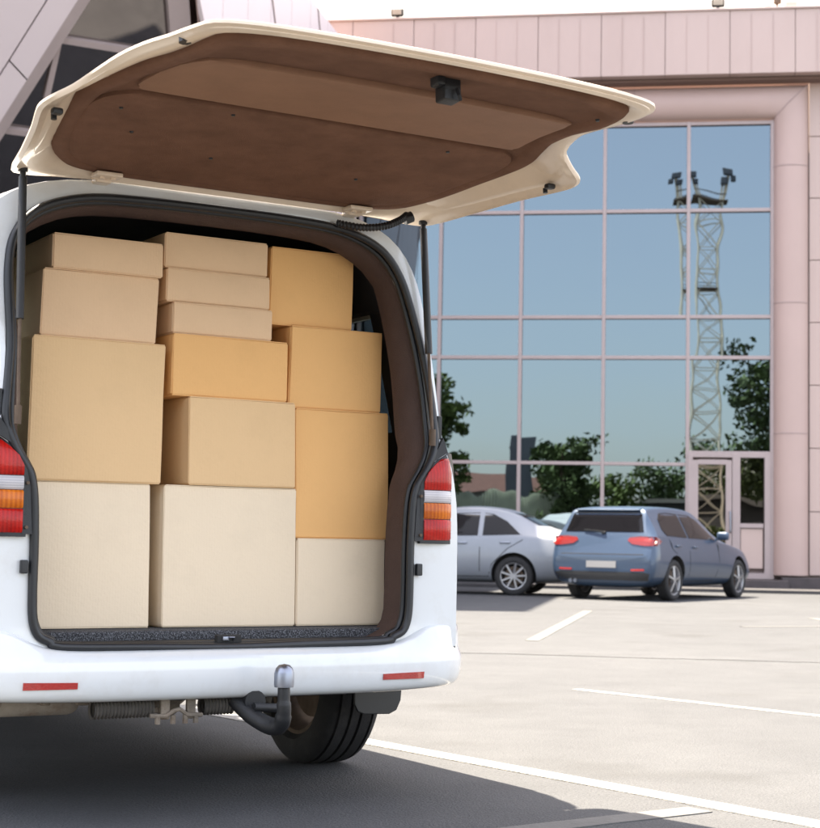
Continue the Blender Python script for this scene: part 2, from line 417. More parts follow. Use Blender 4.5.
yof = lambda i: (ST[i-3][0] or 0) if i >= 3 else -1
WIN = [(.48, 1.50), (1.60, 2.55), (2.65, 3.20)]
def isglass(i, j):
    if i < 3: return False
    y0 = yof(i); jj = j if j < nH-1 else nL-1-j
    return 12 <= jj <= 17 and any(a-1e-3 <= y0 < b-1e-3 for a, b in WIN)
def nobottom(i, j):
    jj = j if j < nH-1 else nL-1-j
    return jj >= nH-3 and i >= 3
body = MB().loft(rings, cap1=True, skip=lambda i, j: isglass(i, j) or nobottom(i, j)).build('body', 'white_paint', van, smooth=28)
for a, b in WIN:
    for sgn in (1, -1):
        g = MB()
        pts = []
        for (x, z) in FU[12:19]: pts.append((x-.012, z))
        g.loft([[Vector((x if sgn > 0 else wl_(x, z), y, z)) for x, z in pts] for y in (a, b)], closed=False)
        bm = g.bm; r = bmesh.ops.extrude_face_region(bm, geom=bm.faces[:])
        for q in r['geom']:
            if isinstance(q, bmesh.types.BMVert): q.co.x -= sgn*.004
        g.build('side_window', 'van_glass', van, smooth=40)
# inner lining (walls and roof), floor
LI = [(max(0, x-.07), z-.05 if z > 1.7 else z) for x, z in FU[:31]]
LI = [(x, max(z, .553)) for x, z in LI]
lin = MB()
ys = [.22, .48, 1.50, 1.60, 2.55, 2.65, 2.95]
def lskip(i, j):
    jj = j if j < 16 else 30-j
    return False
half = [[Vector((x, y, z)) for x, z in LI] for y in ys]
for sgn in (1, -1):
    lin.loft([[Vector((p.x if sgn > 0 else wl_(p.x, p.z), p.y, p.z)) for p in r] for r in half], closed=False, skip=lambda i, j: 12 <= j <= 17 and i in (1, 3, 5))
lin.build('inner_lining', 'liner', van, smooth=40, recalc=False, weld=.0005)
MB().box((0, 2.99, 1.2), (1.72, .03, 1.32)).build('bulkhead', 'liner', van)
MB().box((0, 1.60, .530), (1.76, 2.86, .054), bev=.010).build('load_floor', 'carpet', van)
# jamb trim round the opening
def inset(k0, d_lo, d_bot):
    o = []
    for x, z in OP:
        up = lerp(.078, .032, min(1, max(0, (z-1.22)/.5)))*k0
        k = min(1, max(0, (z-1.0)/.22)); dx = lerp(d_lo, up, k)
        nx = x-dx*(min(1, x/.55) if x > 0 else 0)
        if z > 1.75: z2 = z-.034*k0*min(1, (z-1.70)/.14)
        elif z < .62: z2 = z+d_bot
        else: z2 = z
        o.append((nx, z2))
    return o
J0 = inset(.15, .008, .003); J1 = inset(.6, .010, .005); J2 = inset(1, .014, .007); J3 = inset(.9, .010, .008); J4 = inset(-1.2, -.09, .008)
jr = [d3(J0, lambda z: ylean(z)+.028), d3(J1, lambda z: ylean(z)+.045), d3(J2, lambda z: ylean(z)+.10), d3(J3, lambda z: ylean(z)+.15), d3(J4, lambda z: ylean(z)+.17)]
MB().loft(jr).build('opening_trim', 'pillar_trim', van, smooth=50)
MB().tube(smoothpath([Vector((x, ylean(z)-.002, z)) for x, z in loopof(OP)], 3, True), .0135, 10, closed=True).build('door_seal', 'black_rubber', van, smooth=60)
MB().tube(smoothpath([Vector((x, ylean(z)+.020, z)) for x, z in loopof(inset(.3, .012, .006))], 3, True), .010, 8, closed=True).build('inner_seal', 'black_rubber', van, smooth=60)
sill = MB()
sill.box((0, .125, .520), (1.20, .085, .018), bev=.006)
sill.build('sill_cover', 'black_plastic', van, smooth=40)
lt = MB()
lt.box((0.0, .085, .534), (.085, .024, .026), bev=.004)
lo = lt.build('latch_pocket', 'seam', van)
MB().box((-.014, .070, .536), (.022, .006, .014), bev=.002).tube([(-.004, .072, .530), (-.004, .064, .541), (.012, .064, .541), (.012, .072, .530)], .003, 6).build('striker', 'chrome', van, smooth=50)
# bumper
bp_ = []
def plan(off):
    """outer plan curve of the bumper, right half: (x,y)"""
    base = [(0, -.012), (.25, -.010), (.45, -.004), (.62, .004), (.71, .012), (.79, .030), (.855, .070), (.905, .135), (.942, .23), (.967, .35), (.978, .49), (.98, .60)]
    out = []
    P = [Vector((x, y, 0)) for x, y in base]
    for i, p in enumerate(P):
        t = (P[min(i+1, len(P)-1)]-P[max(i-1, 0)]).normalized(); n = Vector((t.y, -t.x, 0))
        if i == 0: n = Vector((0, -1, 0))
        out.append(p+n*off)
    return out
PR = [(-.075, None), (-.045, None), (-.030, None), (-.012, .485), (-.002, .47), (.0, .44), (-.003, .40), (-.012, .372), (-.03, .355), (-.09, .352), (-.16, .36)]
brs = []
for k, (o, z) in enumerate(PR):
    row = []
    pl = plan(o)
    for i, p in enumerate(pl):
        w = min(1, max(0, (abs(pl[i].x)-.60)/.11)) if k < 3 else 0
        w = w*w*(3-2*w)
        zz = z if z is not None else (lerp(.508, .578, w) if k == 0 else lerp(.505, .574, w) if k == 1 else lerp(.497, .564, w))
        xx = plan(lerp(o, (-.075, -.022, -.014)[k], w))[i] if k < 3 else p
        if z is not None and z < .46: zz += .012*max(0, (abs(p.x)-.5)/.4)
        row.append(Vector((xx.x, xx.y, zz)))
    full = [Vector((-v.x, v.y, v.z)) for v in row[:0:-1]]+row
    brs.append(full)
bump = MB().loft(brs, closed=False).build('bumper', 'white_paint', van)
subsurf(bump, 2); bake(bump, 55)
bb = bvh_of(bump)
for sgn in (-1, 1):
    x0, x1 = (.515, .675)
    pts = [(sgn*x0, -1, .400), (sgn*x1, -1, .400), (sgn*x1, -1, .422), (sgn*x0, -1, .419)]
    drape('reflector', pts, bb, 0, (0, 1, 0), 'reflector', van, off=.004, step=.03, thick=.01)
# seam line between body and bumper
# tail lamps
def tail_lamp(sgn):
    segs = [('red_lens', 1.022, 1.13), ('clear_lens', .980, 1.020), ('amber_lens', .925, .978), ('red_lens', .854, .923)]
    def rim(z, k):   # inner and outer x of the lamp at height z
        xi = .684 if z < 1.05 else .684+.085*((z-1.05)/.085)**1.6
        return xi
    def section(z, grow=0.):
        xi = rim(z, 0)-grow
        P = [(xi, .075), (xi, .040-grow*.3), (lerp(xi, .80, .35), .036-grow*.3), (lerp(xi, .80, .7), .040-grow*.3), (.795+grow, .052), (.822+grow, .085), (.858+grow, .15), (.885+grow, .23), (.872, .25)]
        return [Vector((sgn*x, y+max(0, (z-1.08))*.3, z)) for x, y in P]
    hs = MB().loft([section(z, .012)[:-1]+[section(z, 0)[-1]] for z in (.842, .846, .95, 1.05, 1.10, 1.13, 1.15)], closed=True, cap0=True, cap1=True)
    for v in hs.bm.verts: v.co.y += .010
    h = hs.build('tail_lamp', 'black_plastic', van, smooth=50)
    for mname, a, b in segs:
        zs = [a, a+.006, (a+b)/2, b-.006, b]
        if b > 1.1: zs = [a, a+.006, 1.05, 1.08, 1.105, 1.12, 1.130]
        rr = []
        for i, z in enumerate(zs):
            s_ = section(z)
            if i in (0, len(zs)-1): s_ = [Vector((p.x, p.y+.005, p.z)) for p in s_]
            rr.append(s_)
        MB().loft(rr, closed=True, cap0=True, cap1=True).build('lamp_lens', mname, h, smooth=50)
    # inner black strip between lamp and door seal
    MB().prism([(sgn*.652, .048, .85), (sgn*.684, .044, .85), (sgn*.684, .044, 1.05), (sgn*.72, .048, 1.115), (sgn*.78, .052, 1.15), (sgn*.765, .058, 1.20), (sgn*.745, .05, 1.17), (sgn*.70, .05, 1.10), (sgn*.664, .05, 1.04)], (0, .02, 0)).build('lamp_surround', 'black_plastic', van, smooth=40)
for s in (1, -1): tail_lamp(s)
for s in (1, -1):
    MB().box((s*.672, .052, .755), (.022, .02, .04), bev=.004).build('buffer', 'black_rubber', van, smooth=40)
    MB().box((s*.757, .075, 1.225), (.018, .012, .10), bev=.004).build('pillar_buffer', 'black_plastic', van, smooth=40)
    for z in (1.0, .87): MB().cyl((s*.672, .05, z), (s*.672, .038, z), .005, n=10).build('screw', 'brake', van, smooth=50)
# front lamps, windscreen and grille so that the van is whole
bv = bvh_of(body)
drape('windscreen', [(-.66, 9, 1.24), (.66, 9, 1.24), (.60, 9, 1.84), (-.60, 9, 1.84)], bv, 0, (0, -1, 0), 'car_glass', van, step=.12)
for s in (1, -1):
    drape('headlight', [(s*.42, 9, .72), (s*.70, 9, .74), (s*.70, 9, .92), (s*.44, 9, .88)], bv, 0, (0, -1, 0), 'clear_lens', van, step=.06)
    MB().box((s*1.05, 3.45, 1.25), (.17, .10, .22), bev=.03).bar((s*.90, 3.45, 1.16), (s*1.03, 3.45, 1.18), .05).build('side_mirror', 'black_plastic', van, smooth=40)
drape('grille', [(-.40, 9, .74), (.40, 9, .74), (.40, 9, .88), (-.40, 9, .88)], bv, 0, (0, -1, 0), 'black_plastic', van, step=.08)
# wheels
def tyre_prof(r, w, rim_r, s=1):
    h = w/2
    return [(-h*.80, rim_r), (-h*.97, rim_r+.02), (-h, (rim_r+r)/2), (-h*.93, r-.028), (-h*.80, r-.008), (-h*.66, r-.002), (-h*.64, r-.010), (-h*.58, r-.010), (-h*.56, r), (-h*.24, r), (-h*.22, r-.011), (-h*.15, r-.011), (-h*.13, r),
            (h*.13, r), (h*.15, r-.011), (h*.22, r-.011), (h*.24, r), (h*.56, r), (h*.58, r-.010), (h*.64, r-.010), (h*.66, r-.002), (h*.80, r-.008), (h*.93, r-.028), (h, (rim_r+r)/2), (h*.97, rim_r+.02), (h*.80, rim_r)]
def wheel(parent, c, r, w, rim_r, out, spokes=5, rimmat='rim', split=False):
    """out = +1/-1: which side of x the face looks to"""
    t = MB().lathe(tyre_prof(r, w, rim_r), c, 'X', 72)
    # fine cross sipes
    bm = t.bm
    e = t.build('wheel', 'tyre', parent, smooth=35)
    cx, cy, cz = c; h = w/2
    m = MB().lathe([(-h*.82, rim_r+.004), (-h*.78, rim_r-.012), (-h*.3, rim_r-.03), (h*.3, rim_r-.03), (h*.78, rim_r-.012), (h*.82, rim_r+.004)], c, 'X', 48)
    fx = out*h*.62
    for k in range(spokes):
        a0 = 2*math.pi*k/spokes+.3
        for d in ((-.16, .16) if split else (0,)):
            wd = .030 if split else .052
            a = a0; b = a0+d
            p0 = Vector((cx+fx+out*.015, cy+math.cos(a)*.03, cz+math.sin(a)*.03)); p1 = Vector((cx+fx, cy+math.cos(b)*(rim_r-.01), cz+math.sin(b)*(rim_r-.01)))
            m.bar(p0, p1, wd, .028)
    m.cyl((cx+fx-out*.02, cy, cz), (cx+fx+out*.035, cy, cz), .055, .045, 20)
    m.build('wheel_rim', rimmat, e, smooth=35)
    b = MB().cyl((cx-out*.03, cy, cz), (cx+out*.01, cy, cz), rim_r*.72, n=32).cyl((cx-out*.05, cy, cz), (cx-out*.02, cy, cz), rim_r*.35, n=24)
    b.build('brake_disc', 'brake', e, smooth=35)
    return e
for s in (1, -1):
    for y in (1.0, 4.0): wheel(van, (s*.80, y, .328), .328, .235, .215, s, rimmat='brake')
    # wheel housing
    for y in (1.0, 4.0):
        wh = MB()
        pts = [(y+math.cos(R(a))*.43, .33+math.sin(R(a))*.40) for a in range(4, 177, 12)]
        wh.loft([[Vector((s*x, p, q)) for p, q in pts] for x in (.62, .935)], closed=False)
        wh.prism([(s*.60, p, q) for p, q in pts], (s*.012, 0, 0))
        wh.build('wheel_housing', 'seam', van, smooth=40)
# mud flaps
for s in (1, -1):
    fl = MB().prism([(s*.72, .56, .44), (s*.72, .56, .262), (s*.735, .56, .235), (s*.76, .56, .225), (s*.865, .56, .222), (s*.895, .56, .235), (s*.912, .56, .27), (s*.925, .56, .44)], (0, .012, 0), bev=.004)
    fl.build('mud_flap', 'black_rubber', van, smooth=40)
# underbody
MB().box((0, 2.55, .44), (1.22, 4.5, .06), bev=.01).box((0, .38, .50), (1.60, .30, .05)).build('underbody', 'seam', van)
ub = MB().box((-.62, .44, .345), (.46, .28, .11), bev=.04, seg=4)
ub.tube(smoothpath([(-.30, .30, .335), (-.24, .26, .330), (-.20, .24, .315), (-.14, .24, .318), (-.08, .28, .335), (.05, .5, .35)], 5), .020, 10)
ub.build('muffler', 'muffler', van, smooth=40)
MB().cyl((-.14, .21, .325), (-.14, .27, .325), .038, n=14).box((-.14, .24, .36), (.03, .03, .06)).build('muffler_hanger', 'steel_dirty', van, smooth=40)
ax = MB().tube([(-.66, 1.0, .33), (-.40, .86, .345), (0, .80, .35), (.40, .86, .345), (.66, 1.0, .33)], .04, 12)
ax.tube(smoothpath([(.60, .95, .30), (.45, .80, .34), (.30, .75, .38)], 4), .03, 10)
ax.build('rear_axle', 'steel_dirty', van, smooth=50)
MB().cyl((.36, .82, .33), (.36, .82, .50), .062, .050, 18).tube(smoothpath([(.44, .72, .26), (.47, .76, .36), (.42, .80, .46)], 4), .022, 10).build('rear_spring', 'rubber_spring', van, smooth=50)
MB().tube(smoothpath([(-.36, .20, .345), (-.28, .17, .325), (-.22, .16, .33), (-.12, .16, .35)], 5), .012, 8).build('exhaust_pipe', 'steel_dirty', van, smooth=50)
MB().box((-.40, .20, .350), (.10, .03, .035), bev=.005).build('exhaust_bracket', 'steel_dirty', van, smooth=40)
for x in (-.70, -.55): MB().box((x, .20, .352), (.03, .05, .03), bev=.004).build('exhaust_bracket', 'steel_dirty', van, smooth=40)
# cross member with folded rubber bellows and bracket
cm = MB().box((.07, .12, .372), (.74, .05, .05), bev=.008)
cm.build('tow_bar_beam', 'black_plastic', van, smooth=40)
for (cx_, w_) in ((-.345, .19), (-.035, .10)):
    bl = MB()
    n_ = int(w_/.011)
    prof = []
    for i in range(n_*2+1): prof.append((-w_/2+i*w_/(n_*2), .024 if i % 2 else .030))
    bl.lathe(prof, (cx_, .085, .330), 'X', 20)
    bl.build('bellows', 'rubber_spring', van, smooth=30)
br = MB().box((.02, .062, .335), (.030, .016, .06), bev=.004).box((.105, .062, .335), (.030, .016, .06), bev=.004)
br.tube([(-.03, .055, .318), (.02, .052, .316), (.045, .050, .332), (.065, .050, .336), (.09, .050, .318), (.14, .055, .316)], .007, 8)
for x in (-.005, .045, .085, .12): br.cyl((x, .055, .292), (x, .055, .318), .009, n=8)
for v in br.bm.verts: v.co.x -= .235; v.co.z -= .010
br.build('beam_bracket', 'steel_dirty', van, smooth=35)
# tow hook
th = MB().tube(smoothpath([(.02, .06, .345), (.045, .0, .305), (.075, -.07, .278), (.088, -.12, .285), (.086, -.145, .32), (.083, -.15, .36), (.082, -.15, .402)], 6),
               [.026]*6+[.027]*6+[.027]*6+[.025]*6+[.022]*6+[.019]*6+[.017], 18)
th.cyl((.045, -.02, .33), (.13, -.02, .325), .014, n=14).cyl((.06, .0, .345), (.06, .05, .345), .035, n=18)
hook = th.build('tow_hook', 'black_plastic', van, smooth=60)
MB().lathe([(-.03, .0), (-.03, .0295), (-.022, .0305), (.012, .0300), (.026, .026), (.036, .017), (.040, .0)], (.082, -.15, .432), 'Z', 32).build('ball_cap', 'chrome', hook, smooth=50)

# ------------------------------------------------------------------ tailgate (raised)
HZ, HY, SL = 1.95, .16, .075
ca, sa = math.cos(math.atan(SL)), math.sin(math.atan(SL))
def hp(x, d, w=0): return Vector((x, HY-d*ca+w*sa, HZ+d*sa+w*ca))
def dn3(h, n=3):
    P = [Vector(p) for p in h]; full = [Vector((-P[1].x, *P[1][1:]))]+P+[Vector((-P[-2].x, *P[-2][1:]))]; out = []
    for i in range(1, len(full)-2):
        p0, p1, p2, p3 = full[i-1:i+3]
        for j in range(n):
            t = j/n; out.append(.5*((2*p1)+(p2-p0)*t+(2*p0-5*p1+4*p2-p3)*t*t+(3*p1-p0-3*p2+p3)*t**3))
    return [tuple(p) for p in out]+[tuple(P[-1])]
# outer edge: (x, distance from hinge, level)
O3 = [(0, 0, 0), (.40, -.005, 0), (.57, -.01, -.004), (.675, -.005, -.012), (.735, .045, -.02), (.772, .25, -.026), (.815, .48, -.03), (.852, .635, -.036), (.862, .70, -.036), (.848, .75, -.028), (.80, .775, .0), (.755, .81, .035),
      (.728, .92, .048), (.712, 1.05, .038), (.70, 1.18, .016), (.690, 1.29, .0), (.655, 1.352, .0), (.55, 1.385, .0), (.38, 1.402, 0), (.19, 1.41, 0), (0, 1.413, 0)]
T3 = [(0, .03, .012), (.36, .03, .012), (.50, .045, .015), (.585, .075, .02), (.645, .15, .028), (.685, .27, .036), (.714, .42, .04), (.732, .55, .04), (.736, .62, .04), (.728, .69, .042), (.702, .77, .045), (.675, .86, .045),
      (.655, .96, .035), (.645, 1.07, .015), (.638, 1.18, .0), (.628, 1.255, -.005), (.60, 1.31, -.005), (.50, 1.345, -.005), (.36, 1.362, -.005), (.18, 1.372, -.005), (0, 1.375, -.005)]
O3, T3 = dn3(O3), dn3(T3)
def w0(d):
    P = [(0, .012), (.15, .028), (.4, .04), (.85, .045), (1.0, .028), (1.15, .002), (1.3, -.005), (2, -.005)]
    for (a, b), (c, e) in zip(P, P[1:]):
        if d <= c: return lerp(b, e, (d-a)/(c-a))
    return -.005
def mir(h): return h+[(-p[0], *p[1:]) for p in h[-2:0:-1]]
def r3(half, f=1., dw=0., c=.72): return [hp(x*f, c+(d-c)*f, w+dw) for x, d, w in mir(half)]
gate = empty('tailgate', (0, 0, 0)); gate.parent = van
gate_frame = MB()
def skin(f, up):
    out = []
    for x, d, w in mir(O3):
        x2, d2 = x*f, .72+(d-.72)*f
        base = w+up
        if f < .87: base = max(base, w0(d2)+(.034 if f < .8 else .014))
        out.append(hp(x2, d2, base))
    return out
rg = [skin(.02, .085), skin(.3, .08), skin(.6, .07), skin(.75, .055), skin(.86, .035), skin(.93, .024), skin(.965, .017), skin(.99, .012), r3(O3, 1, .008), r3(O3, 1, .0), r3(O3, .985, -.004)]
def mix3(k, dw): return [tuple(lerp(p[i], q[i], k)+(dw if i == 2 else 0) for i in range(3)) for p, q in zip(O3, T3)]
for k, dw in ((.22, -.006), (.45, -.010), (.72, -.004), (1.0, .008)): rg.append(r3(mix3(k, dw)))
rg.append(r3(T3, .97, .018))
gate_frame.loft(rg, cap0=True, cap1=True)
gf = gate_frame.build('gate_shell', 'hatch_paint_bounce', gate, smooth=45)
gbv = bvh_of(gf)
# exterior rear window (seen only from above)
drape('rear_window', [(-.62, .03, 4), (.62, .03, 4), (.66, -.45, 4), (-.66, -.45, 4)], gbv, 0, (0, 0, -1), 'car_glass', gate, step=.1)
# brown moulded trim frame
tr = MB()
def tq(f, dw): return [hp(x*f, .72+(d-.72)*f, w0(.72+(d-.72)*f)+dw) for x, d, w in mir(T3)]
tr.loft([tq(1, .016), tq(.998, .0), tq(.985, -.012), tq(.955, -.014), tq(.925, -.008), tq(.91, .002), tq(.6, .004), tq(.3, .004)], cap0=False, cap1=True)
tr.build('trim_frame', 'brown_trim', gate, smooth=50)
def panel(name, half, m, dw):
    half = dn3([(a, b, 0) for a, b in half], 2); full = mir(half); cd = sum(p[1] for p in full)/len(full)
    mb = MB(); rr_ = []
    for f, w in ((1, .012), (1, .0), (.985, -.005), (.96, -.006), (.7, -.006), (.4, -.006), (.05, -.006)):
        rr_.append([hp(x*f, cd+(d-cd)*f, w0(cd+(d-cd)*f)+w+dw) for x, d, _ in full])
    mb.loft(rr_, cap1=True); return mb.build(name, m, gate, smooth=50)
panel('trim_panel', [(0, .07), (.36, .07), (.48, .085), (.56, .12), (.615, .20), (.65, .34), (.672, .47), (.68, .56), (.665, .64), (.61, .70), (.5, .715), (0, .72)], 'brown_trim', -.008)
panel('lower_trim_panel', [(0, .74), (.54, .74), (.605, .752), (.612, .80), (.59, .99), (.565, 1.08), (.52, 1.12), (.25, 1.145), (0, 1.15)], 'tan_trim', -.004)
# latch
lc = MB().box(hp(.045, 1.26, -.022), (.052, .05, .07), rx=-math.atan(SL), bev=.006)
lc.box(hp(.008, 1.27, -.004), (.025, .045, .04), rx=-math.atan(SL), bev=.008)
lc.tube([hp(.05, 1.295, -.03), hp(.05, 1.305, -.05), hp(.06, 1.295, -.058)], .005, 8)
lc.build('gate_latch', 'black_plastic', gate, smooth=40)
for x, d in ((-.50, .42), (-.60, .60), (-.30, .68), (.42, .66), (.30, .30), (-.2, .30), (.56, 1.22)):
    MB().cyl(hp(x, d, w0(d)-.012), hp(x, d, w0(d)-.018), .0065, .005, 12).build('trim_clip', 'black_plastic', gate, smooth=50)
for s in (1, -1):
    MB().box(hp(s*.80, .655, -.030), (.030, .026, .018), bev=.006).cyl(hp(s*.80, .63, -.03), hp(s*.80, .63, -.045), .008, n=10).build('gate_buffer', 'black_rubber', gate, smooth=40)
    MB().cyl(hp(s*.672, 1.215, .012), hp(s*.672, 1.215, -.006), .016, n=8).build('gate_catch', 'black_plastic', gate, smooth=40)
    # hinge
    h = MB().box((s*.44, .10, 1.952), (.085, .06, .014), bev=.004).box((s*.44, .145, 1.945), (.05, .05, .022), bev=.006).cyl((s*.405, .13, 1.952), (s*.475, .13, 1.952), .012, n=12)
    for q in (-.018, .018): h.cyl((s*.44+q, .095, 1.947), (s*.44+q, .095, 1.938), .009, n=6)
    h.build('hinge', 'hatch_paint_bounce', gate, smooth=40)
    # gas strut
    top, bot = hp(s*.700, .050, -.008), Vector((s*.710, .040, 1.20))
    a = top+(bot-top)*.62
    st = MB().cyl(top+(bot-top)*.04, a, .0125, n=16).cyl(top, top+(bot-top)*.05, .009, n=12).cyl(top+Vector((0, 0, .012)), top-Vector((0, 0, .014)), .015, n=12)
    so = st.build('gas_strut', 'black_plastic', gate, smooth=40)
    MB().cyl(a, bot, .0055, n=12).cyl(bot+Vector((0, 0, .025)), bot-Vector((0, 0, .03)), .011, n=12).build('strut_rod', 'brake', so, smooth=40)
# wiring loom
ls = smoothpath([(.385, .14, 1.905), (.44, .08, 1.888), (.51, .055, 1.895), (.575, .06, 1.922), (.615, .075, 1.948)], 14)
lm = MB().tube(ls, [.0105 if i % 2 else .0135 for i in range(len(ls))], 12)
lm.cyl((.605, .075, 1.932), (.632, .07, 1.945), .019, n=14)
lm.build('wiring_loom', 'black_rubber', gate, smooth=30)

# ================================================================== BOXES in the van
vm = Matrix.Translation(VAN_AT) @ Matrix.Rotation(VAN_YAW, 4, 'Z')
def carton(x0, x1, z0, z1, yf, depth, m, label, rot=0., shx=0.):
    w, h = x1-x0, z1-z0
    mb = MB(); bm = mb.bm
    bmesh.ops.create_cube(bm, size=1, matrix=Matrix.Diagonal((w, depth, h, 1)))
    bmesh.ops.subdivide_edges(bm, edges=bm.edges[:], cuts=7, use_grid_fill=True)
    sd = random.uniform(0, 99)
    for v in bm.verts:
        u, t, q = v.co.x/w*2, v.co.y/depth*2, v.co.z/h*2
        if abs(t) > .99: v.co.y += math.copysign(.005*(1-u*u)*(1-q*q), t)
        if abs(u) > .99: v.co.x += math.copysign(.003*(1-t*t)*(1-q*q), u)
        v.co.x += shx*(q)*.5
        n = mnoise.noise_vector(v.co*3.2+Vector((sd, 0, 0)))
        v.co += Vector((n.x*.0035, n.y*.004, n.z*.0020 if q > -.95 else 0))
    es = [e for e in bm.edges if len(e.link_faces) == 2 and e.calc_face_angle() > .9]
    bmesh.ops.bevel(bm, geom=es, offset=.0022, segments=2, affect='EDGES')
    o = mb.build('cardboard_box', m, None, smooth=40)
    loc = vm @ Vector(((x0+x1)/2, yf+depth/2, (z0+z1)/2))
    o.location = loc; o.rotation_euler = (0, 0, VAN_YAW+rot)
    tag(o, label, 'box', 'cardboard boxes stacked in the van')
    # closing flaps on top, set a hair proud, with the gap between them
    fl = MB(); g = .0015
    fl.box((0, -depth/4-g, h/2+.002), (w*.985, depth/2-.004, .0035), bev=.001)
    fl.box((0, depth/4+g, h/2+.002), (w*.985, depth/2-.004, .0035), bev=.001)
    for v in fl.bm.verts: v.co.x += shx*.5
    fl.build('flap', m, o)
    fb = MB()
    fb.box((0, 0, -h/2-.0015), (w*.985, depth*.985, .003), bev=.001)
    for v in fb.bm.verts: v.co.x -= shx*.5
    fb.build('base_flap', m, o)
    sp = MB().box((-w/2-.0012+0, -depth/2+.02, 0), (.0024, .036, h*.97), bev=.0008)
    for v in sp.bm.verts: v.co.x += shx*v.co.z/h
    sp.build('glue_strip', m, o)
    return o
g_ = .0045
C = [
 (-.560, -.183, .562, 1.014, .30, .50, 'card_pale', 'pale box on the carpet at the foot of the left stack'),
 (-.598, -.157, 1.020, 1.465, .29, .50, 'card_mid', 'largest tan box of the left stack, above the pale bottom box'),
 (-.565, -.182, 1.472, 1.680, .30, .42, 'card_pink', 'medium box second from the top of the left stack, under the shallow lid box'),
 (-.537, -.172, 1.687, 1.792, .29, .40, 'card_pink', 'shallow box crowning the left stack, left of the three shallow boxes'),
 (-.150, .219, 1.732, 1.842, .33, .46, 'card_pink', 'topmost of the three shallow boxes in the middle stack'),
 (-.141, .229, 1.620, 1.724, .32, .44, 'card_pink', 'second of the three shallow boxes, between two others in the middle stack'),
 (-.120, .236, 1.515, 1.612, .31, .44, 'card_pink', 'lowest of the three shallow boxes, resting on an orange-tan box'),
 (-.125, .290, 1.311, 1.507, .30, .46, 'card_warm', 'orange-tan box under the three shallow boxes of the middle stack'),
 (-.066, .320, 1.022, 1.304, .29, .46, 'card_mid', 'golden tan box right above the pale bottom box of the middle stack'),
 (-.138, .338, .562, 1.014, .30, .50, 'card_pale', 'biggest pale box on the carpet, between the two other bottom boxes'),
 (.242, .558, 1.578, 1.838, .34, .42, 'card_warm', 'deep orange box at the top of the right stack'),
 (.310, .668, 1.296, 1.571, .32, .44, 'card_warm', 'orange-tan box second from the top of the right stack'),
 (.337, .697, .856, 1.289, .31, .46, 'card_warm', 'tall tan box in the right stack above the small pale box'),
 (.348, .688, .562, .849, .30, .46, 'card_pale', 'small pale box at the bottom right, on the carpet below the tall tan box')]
for i, c in enumerate(C):
    carton(*c, rot=random.uniform(-.012, .012), shx=[-.010, .004, .004, 0, 0, 0, 0, 0, -.006, -.004, .004, .004, -.006, -.002][i])
# half hidden boxes behind the front row, seen over the first stack
carton(-.42, -.05, 1.60, 1.835, .86, .4, 'card_mid', 'box half hidden in the dark behind the top of the left stack')
carton(-.62, -.25, .562, 1.02, .90, .4, 'card_pale', 'box hidden low behind the left stack')

# ================================================================== GROUND
def gplane(name, pts, m, z, label=None):
    b = MB(); b.quad([(x, y, z) for x, y in pts]); o = b.build(name, m, None); o['kind'] = 'structure'; return o
b = MB(); bmesh.ops.create_grid(b.bm, x_segments=1, y_segments=1, size=400); b.build('asphalt_ground', 'asphalt', None)['kind'] = 'structure'
def stripe(name, a, b_, w, m, z=.004, seg=None, wob=.004, mea=0.):
    a, b_ = Vector((*a, 0)), Vector((*b_, 0)); d = (b_-a); L = d.length; d.normalize(); n = Vector((-d.y, d.x, 0))
    k = seg or max(4, int(L/.08)); mb = MB(); L1, L2 = [], []
    for i in range(k+1):
        p = a+d*L*i/k
        if mea: p = p+n*(mnoise.noise(p*1.3)*mea+mnoise.noise(p*5.5)*mea*.3)
        e1, e2 = mnoise.noise(p*7)*wob, mnoise.noise(p*7+Vector((9, 9, 9)))*wob
        L1.append(mb.bm.verts.new(p+n*(w/2+e1)+Vector((0, 0, z)))); L2.append(mb.bm.verts.new(p-n*(w/2+e2)+Vector((0, 0, z))))
    for i in range(k): mb.bm.faces.new((L1[i], L2[i], L2[i+1], L1[i+1]))
    for Lx in (L1, L2):
        lo_ = [mb.bm.verts.new(v.co-Vector((0, 0, z+.003))) for v in Lx]
        for i in range(k): mb.bm.faces.new((Lx[i], Lx[i+1], lo_[i+1], lo_[i]))
    o = mb.build(name, m, None); o['kind'] = 'structure'; return o
stripe('road_marking', (-3.6, 11.6), (3.6, 2.10), .115, 'line_paint')
stripe('road_marking', (.96, 5.41), (-2.2, 3.13), .11, 'line_faded')
stripe('road_marking', (1.10, 14.5), (2.32, 21.2), .12, 'line_faded')
stripe('road_marking', (1.00, 9.75), (4.6, 5.55), .075, 'line_paint', wob=.012)
stripe('road_marking', (3.58, 17.7), (4.75, 18.15), .11, 'line_faded')
stripe('road_marking', (4.95, 20.2), (4.95, 17.0), .13, 'line_faded')
stripe('road_marking', (6.6, 25.5), (5.2, 18.5), .12, 'line_faded')
for a_, b_c, w_c, me_ in (((-6, 13.6), (9, 11.6), .014, .12),):
    stripe('asphalt_crack', a_, b_c, w_c, 'seal_tar', z=.003, wob=w_c*.8, mea=me_)
MB().prism([(-8, 34.6, -.01), (-8, 32.9, -.01), (16, 29.3, -.01), (16, 31.2, -.01)], (0, 0, .07)).build('pavement', 'paving', None)['kind'] = 'structure'

